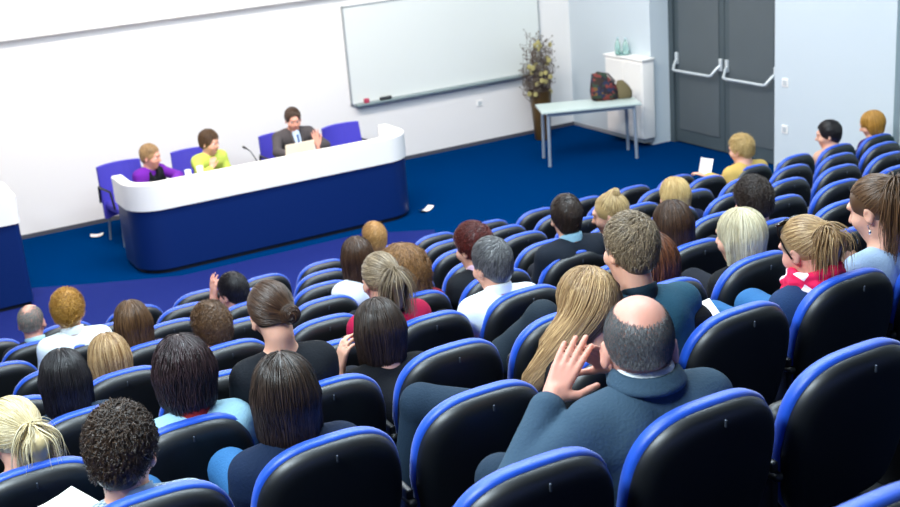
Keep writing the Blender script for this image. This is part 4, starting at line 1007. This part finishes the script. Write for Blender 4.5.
for s in (-1, 1):
    cc = C+R@A(s*.034, .048, .122); px = R@A(1, 0, 0); py = R@A(0, .70, -.25)
    pts = [cc+px*.029*math.cos(q)+py*.030*math.sin(q) for q in np.linspace(0, 2*math.pi, 20)]
    gl.tube(pts, .0035, 6)
    gl.tube([C+R@A(s*.062, .046, .118), C+R@A(s*.082, .035, .095), C+R@A(s*.094, .015, .04), C+R@A(s*.095, -.005, -.01)], .0035, 6)
gl.tube([C+R@A(-.008, .05, .131), C+R@A(.008, .05, .131)], .003, 6)
fr_ = gl.build('sunglasses', M_sg, b, smooth=True)
for s in (-1, 1):
    v, f = mesh_sdf([ell(C+R@A(s*.034, .050, .122), (.028, .022, .010), R@rotm(0, .35, 0), .002)], .004); mesh_obj('lens', v, f, mat('dark lens', '#1a1214', .08, .7), fr_)
b, I = INFO['right_pony']; C, R = I['C'], I['R']
e = MB(); e.tube([C+R@A(-.092, -.002, -.035), C+R@A(-.093, -.002, -.05)], .0025, 6)
e.add(*(lambda m: (m.v, m.f))(MB().lathe(tuple(C+R@A(-.093, -.002, -.062)), [(.001, -.010), (.006, -.004), (.006, .004), (.001, .010)], 10)))
e.build('earring', mat('silver earring', '#dfe3e6', .2, metal=.9), b, smooth=True)

# papers held or lying on laps
paper('open_papers', (INFO['curly_man'][1]['O'][0]-.20, INFO['curly_man'][1]['O'][1]+.20, seat_at(3, -2)[2]-.16), .5, .27, .19, 'white papers on the lap of the curly-haired man', bend=.02, tilt=(.2, .1))
paper('programme_leaflet', (7.36, 8.66, 1.0), -.6, .12, .16, 'white leaflet held up by the person in the mustard jacket', bend=.02, tilt=(1.1, .25))
paper('programme_leaflet', (3.02, 3.60, 2.10), -.3, .18, .24, 'white leaflet on the lap of the man in teal', bend=.02, tilt=(.25, 0))

def bundle(name, prims, cl, label, seed, h=.010):
    c_ = np.mean([q[1] for q in prims], axis=0); pr = [('c', q[1]-c_, q[2]-c_, q[3], q[4], q[5]) for q in prims]
    v, f = mesh_sdf(pr, h, folds(seed, .007, 16)); o = mesh_obj(name, v, f, cl, loc=tuple(c_)); tag(o, label, 'jacket'); return o
x_, y_, z_ = seat_at(3, 1)
bundle('jacket', [cap((x_+.20, y_+.19, z_-.01), (x_+.44, y_+.22, z_-.035), .066, .070, .05), cap((x_+.44, y_+.22, z_-.04), (x_+.47, y_+.28, z_-.24), .066, .05, .05), cap((x_+.18, y_+.20, z_-.03), (x_+.20, y_+.26, z_-.26), .066, .06, .05)], cloth('black quilted jacket', '#0b0c10'), 'black jacket bundled on the seat beside the man in teal', 3)
x_, y_, z_ = seat_at(4, 1)
bundle('coat', [cap((x_-.10, y_+.42, z_-.22), (x_+.04, y_+.30, z_-.06), .055, .06, .05), cap((x_+.04, y_+.30, z_-.06), (x_+.12, y_+.28, z_-.34), .065, .09, .05), cap((x_-.10, y_+.42, z_-.26), (x_+.1, y_+.34, z_-.34), .07, .09, .05)], cloth('slate coat cloth', '#1c2730'), 'dark slate coat heaped on the empty seat beside the man in the white shirt', 6)

# ------------------------------------------------------------------ the three speakers
def speaker(key, label, head, yaw, pitch, hair, hcol, top, **k):
    hip = (head[0]+k.pop('hx', 0), 13.62, .52)
    return person(label, hip, head, hair, hcol, top=top, yaw=yaw, pitch=pitch, body_yaw=math.pi+k.pop('by', 0), ground=0, h=.009, face=True, **k)
b, I = speaker('purple', 'woman in a purple top and black waistcoat at the left end of the desk', (3.29, 13.40, 1.03), -2.35, .15, 'short', 'light', ('purple jersey', '#6a1f9c'), sw=.16, seed=51, dens=.8, by=.4, skin='pink', arms=(((3.52, 13.2, .80, 1), (3.40, 12.95, .80, 1)), None))
v, f = mesh_sdf([('c', q1, q2, r1, r2, k_) for (q1, q2, r1, r2, k_) in [(I['Sm']+A(s*.06, 0, -.07), I['H']+A(s*.06, 0, .1), .118, .122, .05) for s in (-1, 1)]]+[ell(I['T']+A(.03, -.10, -.03), (.035, .06, .08), None, .02, True)], .009, folds(12)); mesh_obj('waistcoat', v, f, cloth('black waistcoat cloth', '#0f1218'), b)
b, I = speaker('yellow_green', 'woman in a yellow-green top resting her chin on her hand at the desk', (4.0, 13.42, 1.06), -2.55, .15, 'messy', 'mid', ('yellow green knit', '#c3d35c'), sw=.165, seed=52, dens=.8, by=.2,
    arms=(None, ((3.78, 13.14, .74, 1), (3.90, 13.20, .80, 1))), hands=(None, dict(fwd=(.35, .1, 1), back=(-.4, -1, .1), side=1, curl=.9, s=.95)))
b, I = speaker('suit', 'man in a dark grey suit and tie reading at the laptop on the desk', (5.06, 13.42, 1.15), 2.95, .22, 'short', 'brown', ('grey suit cloth', '#4a4547', 'jacket'), sw=.205, seed=53, dens=.9, bulk=1.15, skin='pink',
    arms=(((5.36, 13.22, .82, 1), (5.22, 13.10, .86, 1)), ((4.74, 13.22, .84, 1), (4.85, 13.00, .82, 1))), hands=(dict(fwd=(-.15, -.1, 1), back=(-.3, -1, 0), side=1, curl=.25, s=1.1), None))
T = I['T']; v, f = mesh_sdf([cap(T+A(0, -.075, -.02), T+A(0, -.125, -.30), .045, .075, .01)], .009); mesh_obj('shirt_front', v, f, cloth('pale blue shirt', '#c5d8f2'), b)
v, f = mesh_sdf([cap(T+A(0, -.125, -.05), T+A(0, -.135, -.075), .016, .012, .006), cap(T+A(0, -.135, -.08), T+A(0, -.215, -.30), .011, .024, .006)], .006); mesh_obj('necktie', v, f, cloth('blue tie', '#3c5a92'), b)
for s in (-1, 1):
    v, f = mesh_sdf([cap(T+A(s*.075, -.055, .0), T+A(s*.035, -.165, -.22), .020, .022, .01)], .008); mesh_obj('lapel', v, f, cloth('grey suit cloth', '#4a4547'), b)
